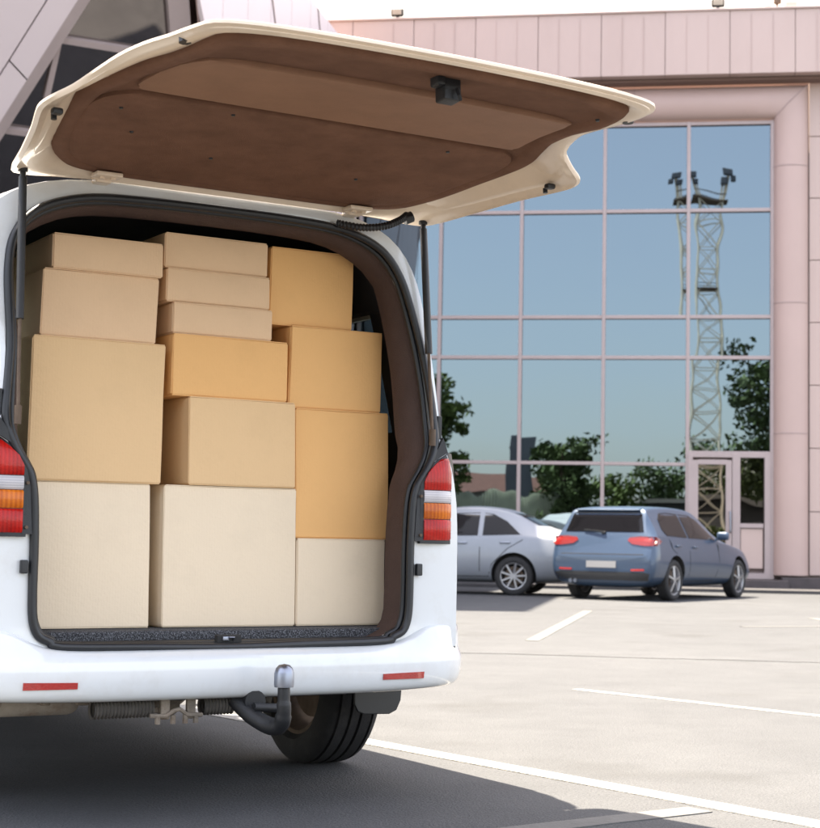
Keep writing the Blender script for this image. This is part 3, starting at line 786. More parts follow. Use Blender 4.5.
# ================================================================== BUILDING (local: x along facade, y = depth away from the camera, z up)
bld = empty('glass_fronted_building', BLD_AT, BLD_YAW, 'pale clad building with a blue mirror glass facade and fascia behind the parked cars', 'building')
S = [-4.56, -2.84, -1.12, .60, 2.30, 4.02, 5.74, 7.43]
Z = [.22, 2.51, 4.70, 5.54, 7.75, 9.57]
mu = MB()
for s in S:
    mu.box((s, -.03, (.22+9.6)/2), (.075, .10, 9.4), bev=.008)
mu.build('mullion', 'mullion', bld, smooth=40)
tm = MB()
for z in Z:
    if z == 2.51:
        tm.box(((-4.56+5.70)/2, -.02, z), (10.26, .09, .07), bev=.008)
    else: tm.box(((-4.56+7.43)/2, -.02, z), (11.99, .09, .075), bev=.008)
tm.build('transom', 'mullion', bld, smooth=40)
def pane(s0, s1, z0, z1, m='facade_glass', tx=0., tz=0., y=.02):
    b = MB(); c = Vector(((s0+s1)/2, y, (z0+z1)/2))
    b.box((0, 0, 0), (s1-s0, .012, z1-z0), rx=tx, rz=tz)
    for v in b.bm.verts: v.co += c
    return b.build('glass_pane', m, bld)
rnd = random.Random(5)
for i in range(len(S)-1):
    for k in range(len(Z)-1):
        if i == 6 and k == 0: continue
        tz = rnd.uniform(-.0012, .0012); tx = rnd.uniform(-.0010, .0010)
        if i == 5 and k >= 3: tz = .0080
        z0 = Z[k] if not (i == 6 and k == 1) else 2.74
        pane(S[i], S[i+1], z0, Z[k+1], tx=tx, tz=tz)
# entrance door with fixed side light
dr = MB()
for s, w in ((5.80, .10), (7.34, .12), (6.72, .16)): dr.box((s, -.05, 1.47), (w, .10, 2.5), bev=.008)
dr.box((6.58, -.049, 2.72), (1.64, .09, .13), bev=.008).box((6.58, -.052, .27), (1.64, .09, .12), bev=.008)
dr.box((5.90, -.07, 1.46), (.12, .06, 2.28), bev=.006).box((6.57, -.07, 1.46), (.12, .06, 2.28), bev=.006).box((6.24, -.072, 2.56), (.58, .06, .10), bev=.006).box((6.24, -.072, .38), (.58, .06, .14), bev=.006)
dr.box((7.03, -.075, 1.28), (.46, .05, .09), bev=.006)
dr.build('door_frame', 'mullion', bld, smooth=40)
MB().box((6.24, -.045, 1.47), (.56, .014, 2.1)).build('door', 'door_glass', bld)
MB().box((7.03, -.035, 2.0), (.46, .014, 1.36)).build('side_light', 'door_glass', bld)
MB().box((7.03, -.045, .82), (.44, .03, .80), bev=.006).build('door_panel', 'panel', bld)
MB().tube(smoothpath([(6.60, -.10, 1.55), (6.60, -.17, 1.55), (6.60, -.18, 1.50), (6.60, -.18, 1.20), (6.60, -.17, 1.15), (6.60, -.10, 1.15)], 4), .018, 10).build('door_handle', 'chrome', bld, smooth=60)
# half round beam and column surround, mitred
def halfround(p0, p1, r, axis):
    pass
sur = MB()
cc, rr = (7.80, 10.0-.02), .345
# horizontal beam
prof = [(math.cos(R(a)), math.sin(R(a))) for a in range(-90, 91, 12)]
def surring(t):
    # t<1 along the beam, then down the column; mitre shared
    pass
xs = [-5.2, -2.9, -.3, 2.35, 4.62, 7.0]
R0 = []
for x in xs: R0.append([Vector((x, -.05-c*rr*.75, 9.97+s*rr)) for c, s in prof])
R0.append([Vector((7.80+s*rr, -.05-c*rr*.75, 9.97+s*rr)) for c, s in prof])
for z in (9.0, 7.0, 4.6, 2.0, .30): R0.append([Vector((7.80+s*rr, -.05-c*rr*.75, z)) for c, s in prof])
sur.loft(R0, closed=False)
sur.build('facade_surround', 'panel_pink', bld, smooth=50)
def hring(pts, r=.010): MB().tube(pts, r, 6).build('surround_joint', 'joint_soft', bld)
for x in (2.35, 4.62): hring([Vector((x, -.05-c*rr*.755, 9.97+s*rr*1.005)) for c, s in prof])
hring([Vector((7.80+s*rr, -.05-c*rr*.755, 9.97+s*rr)) for c, s in prof], .012)
for z in (8.62, 5.8, 3.15): hring([Vector((7.80+s*rr, -.05-c*rr*.755, z)) for c, s in prof])
# wall panels to the right of the column and recess behind the surround
wl = MB()
PZ = [.30]+[.30+1.28*i for i in range(1, 9)]
for i in range(len(PZ)-1):
    for k in range(3): wl.box((8.16+1.45+k*2.9, .02, (PZ[i]+PZ[i+1])/2), (2.88, .10, PZ[i+1]-PZ[i]-.014), bev=.006)
wl.build('wall', 'panel', bld, smooth=40)
MB().box((5.2, .35, 5.2), (24, .45, 10.3)).build('backing_wall', 'joint_soft', bld)
MB().box((1.5, .12, 9.97), (12.4, .2, .76)).build('soffit_backing', 'panel_pink', bld)
# fascia of tall panels, proud of the facade
fa = MB(); x = -6.46
k = 0
while x < 16:
    w = 1.30
    fa.box((x+w/2, -.42+.004*((k*7) % 3), 11.08), (w-.010, .55, 1.31), bev=.006); x += w; k += 1
fa.build('fascia', 'panel', bld, smooth=40)
x = -6.46+.43
for i in range(60):
    if i % 3 != 2 and -.6 < x < 9: MB().box((x, -.698, 11.05), (.010, .006, 1.2)).build('fascia_rib', 'panel_pink', bld)
    x += .4333
MB().box((4.8, -.40, 11.08), (22.2, .36, 1.26)).build('fascia_backing', 'joint_soft', bld)
MB().box((4.8, -.42, 11.76), (22.6, .62, .05), bev=.01).build('roof_coping', 'panel', bld)
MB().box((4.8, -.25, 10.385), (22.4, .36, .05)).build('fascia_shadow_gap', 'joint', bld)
# roof slab and body so that the building has depth
MB().box((4.8, 6.5, 5.85), (22.4, 12.6, 11.74)).build('building_mass', 'panel', bld)
# plinth and step
MB().box((-1.0, -.10, .13), (13.2, .32, .26), bev=.01).box((12.2, -.22, .13), (9.2, .60, .26), bev=.01).box((6.6, -.50, .10), (2.2, .9, .20), bev=.01).build('plinth', 'concrete', bld, smooth=40)
# rooftop floodlights
for i, (s, lab) in enumerate(((-.32, 'small floodlight on the fascia edge above the raised tailgate'), (6.30, 'small floodlight on the fascia edge above the entrance door'))):
    p = Matrix.Translation(BLD_AT) @ Matrix.Rotation(BLD_YAW, 4, 'Z') @ Vector((s, -.62, 11.80))
    f = empty('floodlight', p, BLD_YAW, lab, 'floodlight', 'floodlights along the roof edge')
    MB().box((0, -.05, .10), (.27, .14, .17), rx=.35, bev=.03).build('housing', 'dark_trim', f, smooth=40)
    MB().box((0, -.135, .085), (.20, .02, .10), rx=.35, bev=.006).build('lens', 'flood_glass', f)
    MB().box((0, 0, 0), (.05, .05, .12)).box((0, 0, -.01), (.14, .10, .02)).build('bracket', 'dark_trim', f)
p = Matrix.Translation(BLD_AT) @ Matrix.Rotation(BLD_YAW, 4, 'Z') @ Vector((7.72, 1.2, 11.70))
vt = empty('roof_vent', p, BLD_YAW, 'rooftop vent stacks with a thin mast between, above the entrance end of the roof', 'vent')
MB().box((-.30, 0, .35), (.15, .3, .72), bev=.02).build('vent_stack', 'panel_pink', vt)
MB().box((.18, 0, .38), (.26, .3, .78), bev=.02).build('vent_stack', 'panel', vt)
MB().tube([(-.08, 0, 0), (-.06, 0, .4), (-.12, 0, .8), (-.05, 0, 1.4)], .03, 6).box((.02, 0, .12), (.1, .1, .14)).box((-.10, 0, .85), (.16, .1, .16)).build('mast', 'brake', vt)

# ------------------------------------------------------------------ projecting wing, upper left
wing = empty('clad_wing_building', (-3.2, 31.5, 0), 0, 'tall white clad wing with dark glazing leaning outwards and a diagonal beam above the van', 'building')
WH = Vector((math.cos(R(28)), math.sin(R(28)), 0)); WL = Vector((0, -.88, 1)); WN = WH.cross(WL).normalized()
if WN.y > 0: WN = -WN
def wp(a, z, out=0): return WH*a+WL*z+WN*out
TOPZ = 10.75
MB().prism([wp(-14, 0), wp(-.24, 0), wp(-.24, TOPZ), wp(-14, TOPZ)], -WN*.06).build('glazing', 'wing_glass', wing)
def strip(name, a, b_, w, m, out=.10, th=.12, mb=None):
    a, b_ = Vector(a), Vector(b_); d = (b_-a).normalized(); n = Vector((-d.y, d.x))
    q = [a+n*w/2, a-n*w/2, b_-n*w/2, b_+n*w/2]
    (mb or MB()).prism([wp(u, v, out) for u, v in q], -WN*th)
    return None
def stripo(name, a, b_, w, m, out=.10, th=.12):
    mb = MB(); strip(name, a, b_, w, m, out, th, mb); return mb.build(name, m, wing)
k_ = 1.145
def onl(a0, z0, a): return (a, z0+(a-a0)*k_)
stripo('corner_column', (-.385, 0), (-.385, TOPZ), .33, 'mullion', .16, .2)
stripo('diagonal_beam', onl(-3.28, 6.87, -9.2), onl(-3.28, 6.87, .1), .12, 'mullion', .13, .16)
for z in (8.02, 6.82, 5.6, 4.4, 9.3): stripo('transom', (-10 if z < 8 else (z-6.95)/k_-3.2, z), (-.5, z), .075, 'mullion', .09, .12)
stripo('mullion', (-2.25, 8.0), (-2.56, 7.26), .075, 'mullion', .085, .1)
for a in (-1.6, -3.0, -4.4, -5.8): stripo('mullion', (a, .2), (a, min(5.6, 6.8+(a+3.3)*k_)), .075, 'mullion', .085, .1)
# white cladding above the beam: band, then field panels
cl = MB()
up = Vector((-k_, 1)).normalized()
def band(o0, o1, out, a0=-9.2, a1=.3, nseg=5):
    for i in range(nseg):
        s0, s1 = lerp(a0, a1, i/nseg)+.008, lerp(a0, a1, (i+1)/nseg)-.008
        A = Vector(onl(-3.28, 6.93, s0)); B = Vector(onl(-3.28, 6.93, s1))
        cl.prism([wp(*(A+up*o0), out), wp(*(B+up*o0), out), wp(*(B+up*o1), out), wp(*(A+up*o1), out)], -WN*.08)
band(.0, .315, .12, a0=-9.0, a1=.3, nseg=6)
band(.335, 1.75, .125, a0=-9.4, a1=1.0, nseg=4)
band(1.77, 3.4, .12, a0=-10, a1=1.6, nseg=4)
band(3.42, 6.4, .12, a0=-11, a1=1.6, nseg=4)
# keep the cladding below the roof and left of the corner column
for co, no in ((wp(0, TOPZ), (0, 0, 1)), (wp(-.55, 5), WH), (wp(0, .3), (0, 0, -1))):
    r = bmesh.ops.bisect_plane(cl.bm, geom=cl.bm.verts[:]+cl.bm.edges[:]+cl.bm.faces[:], plane_co=co, plane_no=no, clear_outer=True)
    bmesh.ops.holes_fill(cl.bm, edges=[e for e in r['geom_cut'] if isinstance(e, bmesh.types.BMEdge)], sides=0)
cl.build('cladding', 'wing_panel', wing)
# side wall from the leaning corner back to the main facade
C0_ = wp(-.24, 0); J_ = Vector((2.0, 2.55, 0))
sd = MB(); jn = MB()
def cornerY(z): return C0_.y-.88*z
dirw = (Vector((J_.x, J_.y))-Vector((C0_.x, cornerY(10)))).normalized()
nw = Vector((dirw.y, -dirw.x, 0))
def sp_(y, z, out=0):   # a point of the side wall at local y
    base = Vector((lerp(C0_.x, J_.x, (y-cornerY(10))/(J_.y-cornerY(10))), y, z)); return base+nw*out
ys_ = [-12.5, -9.4, -8.0, -6.7, -5.4, -4.1, -2.8, -1.5, -.2, 1.1, 2.55]
for y0, y1 in zip(ys_, ys_[1:]):
    for z0, z1 in ((.3, 3.7), (3.7, 7.2), (7.2, 10.9)):
        q = MB(); 
        sd.prism([sp_(y0+.01, z0), sp_(y1-.01, z0), sp_(y1-.01, z1-.02), sp_(y0+.01, z1-.02)], -nw*.06)
r = bmesh.ops.bisect_plane(sd.bm, geom=sd.bm.verts[:]+sd.bm.edges[:]+sd.bm.faces[:], plane_co=C0_+Vector((0, 0, 0)), plane_no=Vector((0, -1, -.88)), clear_outer=True)
bmesh.ops.holes_fill(sd.bm, edges=[e for e in r['geom_cut'] if isinstance(e, bmesh.types.BMEdge)], sides=0)
sd.build('side_wall', 'wing_panel', wing)
for (ya, yb) in ((-8.9, -6.9), (-4.6, -1.6), (-1.0, 1.4)):
    jn.prism([sp_(ya, 10.85, .012), sp_(ya+.05, 10.85, .012), sp_(yb+.05, 6.0, .012), sp_(yb, 6.0, .012)], -nw*.008)
jn.build('panel_joint', 'joint', wing)
MB().prism([Vector((-13, 1.5, TOPZ+.02)), Vector((-13, -10, TOPZ+.02)), Vector((-.05, -9.2, TOPZ+.02)), Vector((1.05, -2.2, TOPZ+.02))], (0, 0, 4.2)).build('added_shade_block', 'wing_panel', wing)  # unseen mass added on the wing roof to throw shade over the sedan
bk = MB()
pts = [wp(-13.9, .1, -.15), wp(-.35, .1, -.15), sp_(2.4, .1, -.15), Vector((-12, 8, .1))]
tps = [wp(-13.9, TOPZ, -.15), wp(-.35, TOPZ, -.15), sp_(2.4, TOPZ, -.15), Vector((-12, 8, TOPZ))]
bk.loft([pts, tps], cap0=True, cap1=True)
bk.build('backing_wall', 'joint', wing)

# low dark litter bin beside the plinth at the right
lb = empty('litter_bin', (7.93, 30.55, 0), 0, 'low dark litter bin against the plinth right of the entrance column', 'bin')
MB().lathe([(0, .0), (0, .15), (.36, .19), (.38, .20), (.40, .19), (.40, .0)], (0, 0, .04), 'Z', 24).build('bin_body', 'dark_trim', lb, smooth=40)
MB().lathe([(0, .0), (.0, .205), (.03, .205), (.06, .12), (.07, 0)], (0, 0, .44), 'Z', 24).build('bin_lid', 'bark', lb, smooth=40)

# ================================================================== CARS
def car(name, at, yaw, label, P):
    root = empty(name, at, yaw, label, 'car', None)
    rings = []
    for st in P['st']:
        y, zb, wb, wm, zs, ws, zt, wt, zc = st
        h = [(0, zb), (wb*.7, zb), (wb, zb+.05), (lerp(wb, wm, .8), lerp(zb, zs, .30)), (wm, lerp(zb, zs, .62)), (ws, zs), (lerp(ws, wt, .08), lerp(zs, zt, .10)), (lerp(ws, wt, .52), lerp(zs, zt, .54)), (lerp(ws, wt, .80), lerp(zs, zt, .80)), (lerp(ws, wt, .95), lerp(zs, zt, .95)), (wt, zt), (wt*.93, lerp(zt, zc, .55)), (wt*.60, lerp(zt, zc, .9)), (0, zc)]
        rings.append([Vector((x, y, z)) for x, z in h+[(-a, b) for a, b in h[-2:0:-1]]])
    b = MB().loft(rings, cap0=True, cap1=True).build('body', P['paint'], root)
    subsurf(b, 2); bake(b, 180)
    bvh = bvh_of(b)
    # wheel arches cut out
    cut = MB()
    for y in (0, P['wb']): cut.cyl((-2, y, P['r']+.01), (2, y, P['r']+.01), P['r']+.055, n=40)
    cm_ = bpy.data.meshes.new('t'); bmesh.ops.recalc_face_normals(cut.bm, faces=cut.bm.faces); cut.bm.to_mesh(cm_); cut.bm.free()
    # keep a solid core between the wheels: the cutters are only the outer 0.28 m on each side
    bm = bmesh.new(); 
    for y in (0, P['wb']):
        for s in (1, -1):
            r_ = P['r']+.055
            mt = Matrix.Translation((s*(P['tr']/2+.20), y, P['r']+.01)) @ Matrix.Rotation(math.pi/2, 4, 'Y')
            bmesh.ops.create_cone(bm, cap_ends=True, segments=40, radius1=r_, radius2=r_, depth=.62, matrix=mt)
    bm.to_mesh(cm_); bm.free()
    co = bpy.data.objects.new('t', cm_); COL.objects.link(co)
    cm_.materials.append(M['seam']); b.data.materials.append(M['seam'])
    co.parent = root
    md = b.modifiers.new('b', 'BOOLEAN'); md.object = co; md.operation = 'DIFFERENCE'; md.solver = 'EXACT'; md.material_mode = 'TRANSFER'
    bpy.context.view_layer.update()
    bake(b, 32); bpy.data.objects.remove(co)
    X = P['X']
    def side(nm, poly, m, par=root, off=.004, step=.08, thick=.012, both=True):
        for s in ((1, -1) if both else (P['vis'],)):
            drape(nm, [(s*3, y, z) for y, z in poly], bvh, 0, (-s, 0, 0), m, par, off, step, thick)
    def rear(nm, poly, m, par=root, off=.004, step=.06, thick=.012, mirror=False):
        for s in ((1, -1) if mirror else (1,)):
            drape(nm, [(s*x, -3, z) for x, z in poly], bvh, 0, (0, 1, 0), m, par, off, step, thick)
    def front(nm, poly, m, par=root, off=.004, step=.08, thick=.012, mirror=False):
        for s in ((1, -1) if mirror else (1,)):
            drape(nm, [(s*x, 8, z) for x, z in poly], bvh, 0, (0, -1, 0), m, par, off, step, thick)
    for w in P['win']: side('side_window', w, 'car_glass', off=.007, step=.028)
    for d in P['seams']:
        for p, q in zip(d, d[1:]):
            p, q = Vector(p), Vector(q); n = (q-p).normalized(); n = Vector((-n.y, n.x))*.006
            side('door_seam', [tuple(p+n), tuple(p-n), tuple(q-n), tuple(q+n)], 'seam', off=.0025, step=.1, thick=.004)
    for hy, hz in P['handles']:
        for s in (1, -1):
            h0 = bvh.ray_cast(Vector((s*3, hy, hz)), Vector((-s, 0, 0)))[0]
            MB().box((h0.x+s*.022, hy, hz), (.022, .17, .028), bev=.008).box((h0.x+s*.005, hy-.06, hz), (.04, .02, .02)).box((h0.x+s*.005, hy+.06, hz), (.04, .02, .02)).build('door_handle', P['handle_mat'], root, smooth=50)
    rear('rear_window', P['rwin'], 'car_glass', off=.008, step=.03)
    for l in P['lamps']: 
        rear('tail_light', l, 'red_light', mirror=True, off=.012, step=.035, thick=.03)
    for l in P.get('side_lamps', []): side('tail_light', l, 'red_light', off=.010, step=.04, thick=.02)
    rear('number_plate', P['plate'], 'plate', off=.010)
    for nm, poly, m, mir, off in P['rear_more']: rear(nm, poly, m, mirror=mir, off=off)
    front('windscreen', P['wscr'], 'car_glass', off=.008, step=.04)
    front('headlight', P['hl'], 'clear_lens', mirror=True, off=.008)
    front('grille', P['gr'], 'black_plastic', off=.005)
    side('sill_trim', P['sill'], 'dark_trim', off=.006, step=.12)
    for s in (1, -1):
        my, mz = P['mirror']
        h0 = bvh.ray_cast(Vector((s*3, my, mz-.06)), Vector((-s, 0, 0)))[0]
        MB().box((h0.x+s*.13, my, mz), (.20, .09, .13), bev=.035, seg=3).bar((h0.x-s*.02, my, mz-.07), (h0.x+s*.09, my, mz-.04), .05, .03).build('side_mirror', P['mirror_mat'], root, smooth=50)
        for y in (0, P['wb']): wheel(root, (s*P['tr']/2, y, P['r']), P['r'], .205, P['rim'], s, P['spokes'], 'rim', P['split'])
    for o, args in P.get('extra', []): o(root, bvh, *args)
    return root
# y zb wb wm zs ws zt wt zc   (rear axle at 0, front towards +y)
golf = dict(paint='golf_paint', wb=2.63, tr=1.53, r=.318, rim=.225, spokes=5, split=False, X=0, vis=1, handle_mat='golf_paint', mirror_mat='golf_paint', mirror=(1.72, 1.02),
 st=[(-.82, .34, .62, .74, .60, .76, .66, .70, .67), (-.81, .29, .72, .83, .62, .82, .69, .78, .71), (-.765, .25, .78, .87, .80, .82, .88, .74, .90), (-.735, .22, .80, .89, .93, .83, .985, .72, 1.01), (-.66, .21, .80, .897, .96, .84, 1.15, .66, 1.18), (-.585, .20, .80, .90, .965, .85, 1.33, .64, 1.36),
     (-.555, .20, .80, .90, .96, .85, 1.375, .62, 1.405), (-.50, .20, .80, .90, .96, .85, 1.40, .60, 1.427), (-.10, .19, .80, .898, .945, .85, 1.425, .60, 1.458), (.5, .19, .80, .898, .935, .858, 1.43, .605, 1.465), (1.1, .19, .80, .898, .92, .862, 1.40, .60, 1.44), (1.35, .19, .80, .898, .915, .862, 1.345, .60, 1.385), (1.7, .19, .80, .897, .905, .86, 1.15, .64, 1.20), (2.0, .19, .80, .896, .90, .855, .98, .70, 1.02), (2.25, .19, .80, .893, .87, .84, .93, .70, .97),
     (2.9, .19, .79, .88, .80, .80, .84, .60, .88), (3.2, .21, .76, .84, .73, .74, .76, .55, .79), (3.38, .23, .66, .74, .64, .64, .66, .5, .68), (3.44, .28, .5, .6, .54, .5, .56, .4, .57)],
 win=[[(-.34, 1.10), (-.24, 1.00), (.50, .975), (.50, 1.345), (.10, 1.36), (-.16, 1.345), (-.30, 1.25)], [(.56, .972), (1.66, .95), (1.50, 1.08), (1.22, 1.26), (.95, 1.335), (.56, 1.345)]],
 seams=[[(.53, .95), (.535, .30)], [(.53, .30), (1.60, .30)], [(1.66, .93), (1.72, .6), (1.60, .30)], [(-.20, .95), (-.12, .80), (.06, .73)], [(.30, .50), (.34, .30), (.53, .30)]],
 handles=[(.10, .845), (.74, .83)],
 rwin=[(-.66, 1.05), (.66, 1.05), (.58, 1.32), (.54, 1.35), (-.54, 1.35), (-.58, 1.32)],
 lamps=[[(.42, .92), (.50, .865), (.70, .84), (.865, .84), (.875, .90), (.86, .975), (.62, .985), (.45, .965)]],
 side_lamps=[[(-.74, .85), (-.60, .865), (-.50, .91), (-.58, .955), (-.72, .97)]],
 plate=[(-.25, .50), (.25, .50), (.25, .60), (-.25, .60)],
 rear_more=[('bumper_trim', [(-.76, .31), (.76, .31), (.80, .42), (.70, .44), (-.70, .44), (-.80, .42)], 'dark_trim', False, .004), ('reflector', [(.50, .455), (.72, .462), (.715, .492), (.50, .485)], 'reflector', True, .008),
            ('tailgate_seam', [(-.70, .70), (.70, .70), (.70, .712), (-.70, .712)], 'seam', False, .002)],
 wscr=[(-.62, 1.04), (.62, 1.04), (.52, 1.33), (-.52, 1.33)], hl=[(.40, .62), (.68, .64), (.66, .73), (.42, .70)], gr=[(-.36, .61), (.36, .61), (.38, .69), (-.38, .69)],
 sill=[(.34, .205), (2.28, .205), (2.28, .25), (.34, .25)])
def golf_extra(root, bvh):
    MB().prism([(-.56, -.50, 1.392), (.56, -.50, 1.392), (.53, -.62, 1.376), (-.53, -.62, 1.376)], (0, 0, .018), bev=.006).build('roof_spoiler', 'golf_paint', root, smooth=40)
    MB().box((.0, -.735, 1.035), (.07, .05, .04), bev=.01).bar((0, -.75, 1.05), (-.34, -.725, 1.075), .022).build('rear_wiper', 'black_plastic', root, smooth=40)
    MB().cyl((-.52, -.70, .30), (-.52, -.83, .29), .030, n=14).cyl((-.44, -.70, .30), (-.44, -.83, .29), .030, n=14).build('exhaust_pipe', 'chrome', root, smooth=50)
golf['extra'] = [(golf_extra, ())]
car('parked_hatchback', (3.41, 26.03, 0), -R(33), 'blue grey hatchback seen from behind, nose towards the entrance door', golf)
sedan = dict(paint='silver_paint', wb=2.60, tr=1.50, r=.315, rim=.215, spokes=9, split=False, X=0, vis=-1, handle_mat='chrome', mirror_mat='silver_paint', mirror=(1.55, 1.02),
 st=[(-1.03, .36, .55, .66, .70, .66, .78, .60, .80), (-1.01, .30, .68, .78, .80, .74, .90, .64, .93), (-.92, .24, .75, .84, .88, .79, .99, .66, 1.03), (-.70, .21, .78, .865, .92, .81, 1.02, .68, 1.065), (-.45, .20, .79, .87, .93, .82, 1.06, .64, 1.11), (-.10, .19, .79, .872, .935, .825, 1.27, .58, 1.32), (.20, .19, .79, .873, .935, .83, 1.38, .56, 1.42),
     (.6, .19, .79, .873, .93, .84, 1.42, .56, 1.46), (1.1, .19, .79, .873, .92, .84, 1.40, .56, 1.45), (1.45, .19, .79, .872, .91, .84, 1.28, .58, 1.33), (1.85, .19, .79, .87, .90, .83, 1.06, .66, 1.10), (2.05, .19, .79, .868, .885, .82, .96, .68, 1.0), (2.8, .19, .78, .85, .80, .78, .86, .60, .90), (3.1, .21, .74, .80, .72, .70, .76, .5, .79), (3.32, .26, .6, .66, .60, .56, .62, .45, .64), (3.38, .30, .5, .55, .52, .48, .54, .4, .55)],
 win=[[(-.10, .99), (.52, .965), (.52, 1.335), (.38, 1.32), (.14, 1.20)], [(.60, .962), (1.60, .945), (1.45, 1.06), (1.18, 1.26), (.98, 1.325), (.60, 1.34)]],
 seams=[[(.56, .95), (.56, .30), (1.45, .30)], [(1.62, .93), (1.64, .55), (1.45, .30)], [(-.12, .99), (-.14, .90), (.10, .76), (.36, .50), (.42, .30), (.56, .30)], [(-.72, 1.0), (-.78, .80)]],
 handles=[(.14, .855), (.86, .84)],
 rwin=[(-.58, 1.14), (.58, 1.14), (.52, 1.34), (-.52, 1.34)],
 lamps=[[(.42, .80), (.80, .80), (.80, .93), (.48, .95)]], side_lamps=[[(-1.0, .82), (-.86, .84), (-.78, .92), (-.90, .95)]],
 plate=[(-.24, .66), (.24, .66), (.24, .75), (-.24, .75)], rear_more=[('boot_seam', [(-.62, .62), (.62, .62), (.62, .632), (-.62, .632)], 'seam', False, .002)],
 wscr=[(-.60, 1.04), (.60, 1.04), (.50, 1.36), (-.50, 1.36)], hl=[(.36, .60), (.62, .62), (.6, .71), (.38, .68)], gr=[(-.32, .52), (.32, .52), (.34, .62), (-.34, .62)],
 sill=[(.34, .205), (2.26, .205), (2.26, .24), (.34, .24)])
car('parked_sedan', (1.92, 27.62, 0), R(76), 'silver sedan seen side on between the van and the blue hatchback', sedan)

# ================================================================== what stands behind the camera and shows in the glass
def at_mirror(x, y): return (x, y, 0)
def tree(name, loc, h, rad, m, label, cat='tree', trunk_h=.25, shape='round', n=2600, leaf=.20, seed=1):
    rd = random.Random(seed); root = empty(name, loc, 0, label, cat, 'trees across the car park')
    t = MB(); tips = []
    lean = Vector((rd.uniform(-.04, .04), rd.uniform(-.04, .04), 0))
    path = [Vector((0, 0, 0))+lean*h*i/6+Vector((0, 0, h*.85*i/6)) for i in range(7)]
    t.tube(path, [h*.024*(1-.12*i) for i in range(7)], 9)
    for k in range(16):
        zz = h*lerp(trunk_h, .82, k/15); a = rd.uniform(0, 6.28); L = rad*rd.uniform(.5, .9)*(1 if shape == 'round' else (1.1-k/18))
        p0 = lean*zz/.85*.8+Vector((0, 0, zz)); p1 = p0+Vector((math.cos(a)*L*.5, math.sin(a)*L*.5, L*.25)); p2 = p0+Vector((math.cos(a)*L, math.sin(a)*L, L*.55))
        t.tube([p0, p1, p2], [h*.009, h*.006, h*.002], 6); tips.append(p2); tips.append(p1)
    t.build('trunk', 'bark', root, smooth=50)
    c = MB(); cl_ = []
    for p in tips: cl_.append((p, rad*rd.uniform(.22, .42)))
    for i in range(16):
        a, q, zz = rd.uniform(0, 6.28), math.sqrt(rd.random()), rd.random()
        prof = math.sin(math.pi*min(1, .12+zz*.88))**.6 if shape == 'round' else (1-zz)**.6
        cl_.append((Vector((math.cos(a)*q*rad*.8*prof, math.sin(a)*q*rad*.8*prof, h*lerp(trunk_h+.08, .97, zz))), rad*rd.uniform(.18, .34)))
    for i in range(n):
        p, r_ = cl_[rd.randrange(len(cl_))]
        v = Vector((rd.gauss(0, 1), rd.gauss(0, 1), rd.gauss(0, .7))).normalized()*r_*rd.random()**.45
        o = p+v; d1 = Vector((rd.gauss(0, 1), rd.gauss(0, 1), rd.gauss(0, 1))).normalized(); d2 = d1.orthogonal().normalized()
        s_ = leaf*rd.uniform(.5, 1.1)
        c.quad([o+d1*s_, o+d2*s_*.6, o-d1*s_, o-d2*s_*.6])
    c.build('crown', m, root, recalc=False)
    return root
tree('broadleaf_tree', (3.9, -14.2, 0), 10.9, 2.6, 'leaf_b', 'tall dark tree mirrored in the pane above the right side of the entrance door', seed=2, n=5200)
tree('broadleaf_tree', (-11.9, -9.6, 0), 9.4, 1.7, 'leaf_a', 'tall slender tree mirrored low in the glass just right of the van', seed=3, n=3600)
tree('broadleaf_tree', (-6.1, -11.3, 0), 6.2, 1.9, 'leaf_b', 'round topped tree mirrored above the roof of the blue hatchback', seed=4, n=3600, trunk_h=.2)
tree('broadleaf_tree', (-8.0, -19.0, 0), 6.0, 1.4, 'leaf_a', 'small tree mirrored beside the dark hoarding', seed=5, n=1800)
tree('broadleaf_tree', (-5.0, -16.5, 0), 4.3, 2.0, 'leaf_a', 'low spreading bushy tree mirrored behind the hatchback roof', seed=6, n=2600, trunk_h=.12)
tree('broadleaf_tree', (.2, -24, 0), 6.6, 2.6, 'leaf_b', 'dark bushy tree mirrored low behind the foot of the lattice masts', seed=7, n=3000, trunk_h=.12)
tree('broadleaf_tree', (-2.6, -26, 0), 5.4, 2.6, 'leaf_b', 'broad dark tree mirrored over the dark shed', seed=8, n=2600, trunk_h=.1)
def hedge(a, b_, h, w, label, seed):
    rd = random.Random(seed); a, b_ = Vector((*a, 0)), Vector((*b_, 0)); c = MB()
    for i in range(5200):
        p = a.lerp(b_, rd.random())+Vector((rd.uniform(-w, w)/2, rd.uniform(-w, w)/2, h*(.02+.98*rd.random()**.8)))
        d1 = Vector((rd.gauss(0, 1), rd.gauss(0, 1), rd.gauss(0, 1))).normalized(); d2 = d1.orthogonal().normalized(); s_ = .10
        c.quad([p+d1*s_, p+d2*s_*.7, p-d1*s_, p-d2*s_*.7])
    o = c.build('hedge', 'leaf_a', None, recalc=False); tag(o, label, 'hedge'); return o
hedge((-1.2, -12.2), (5.2, -14.6), 1.75, 1.0, 'clipped green hedge mirrored in the entrance door glass', 3)
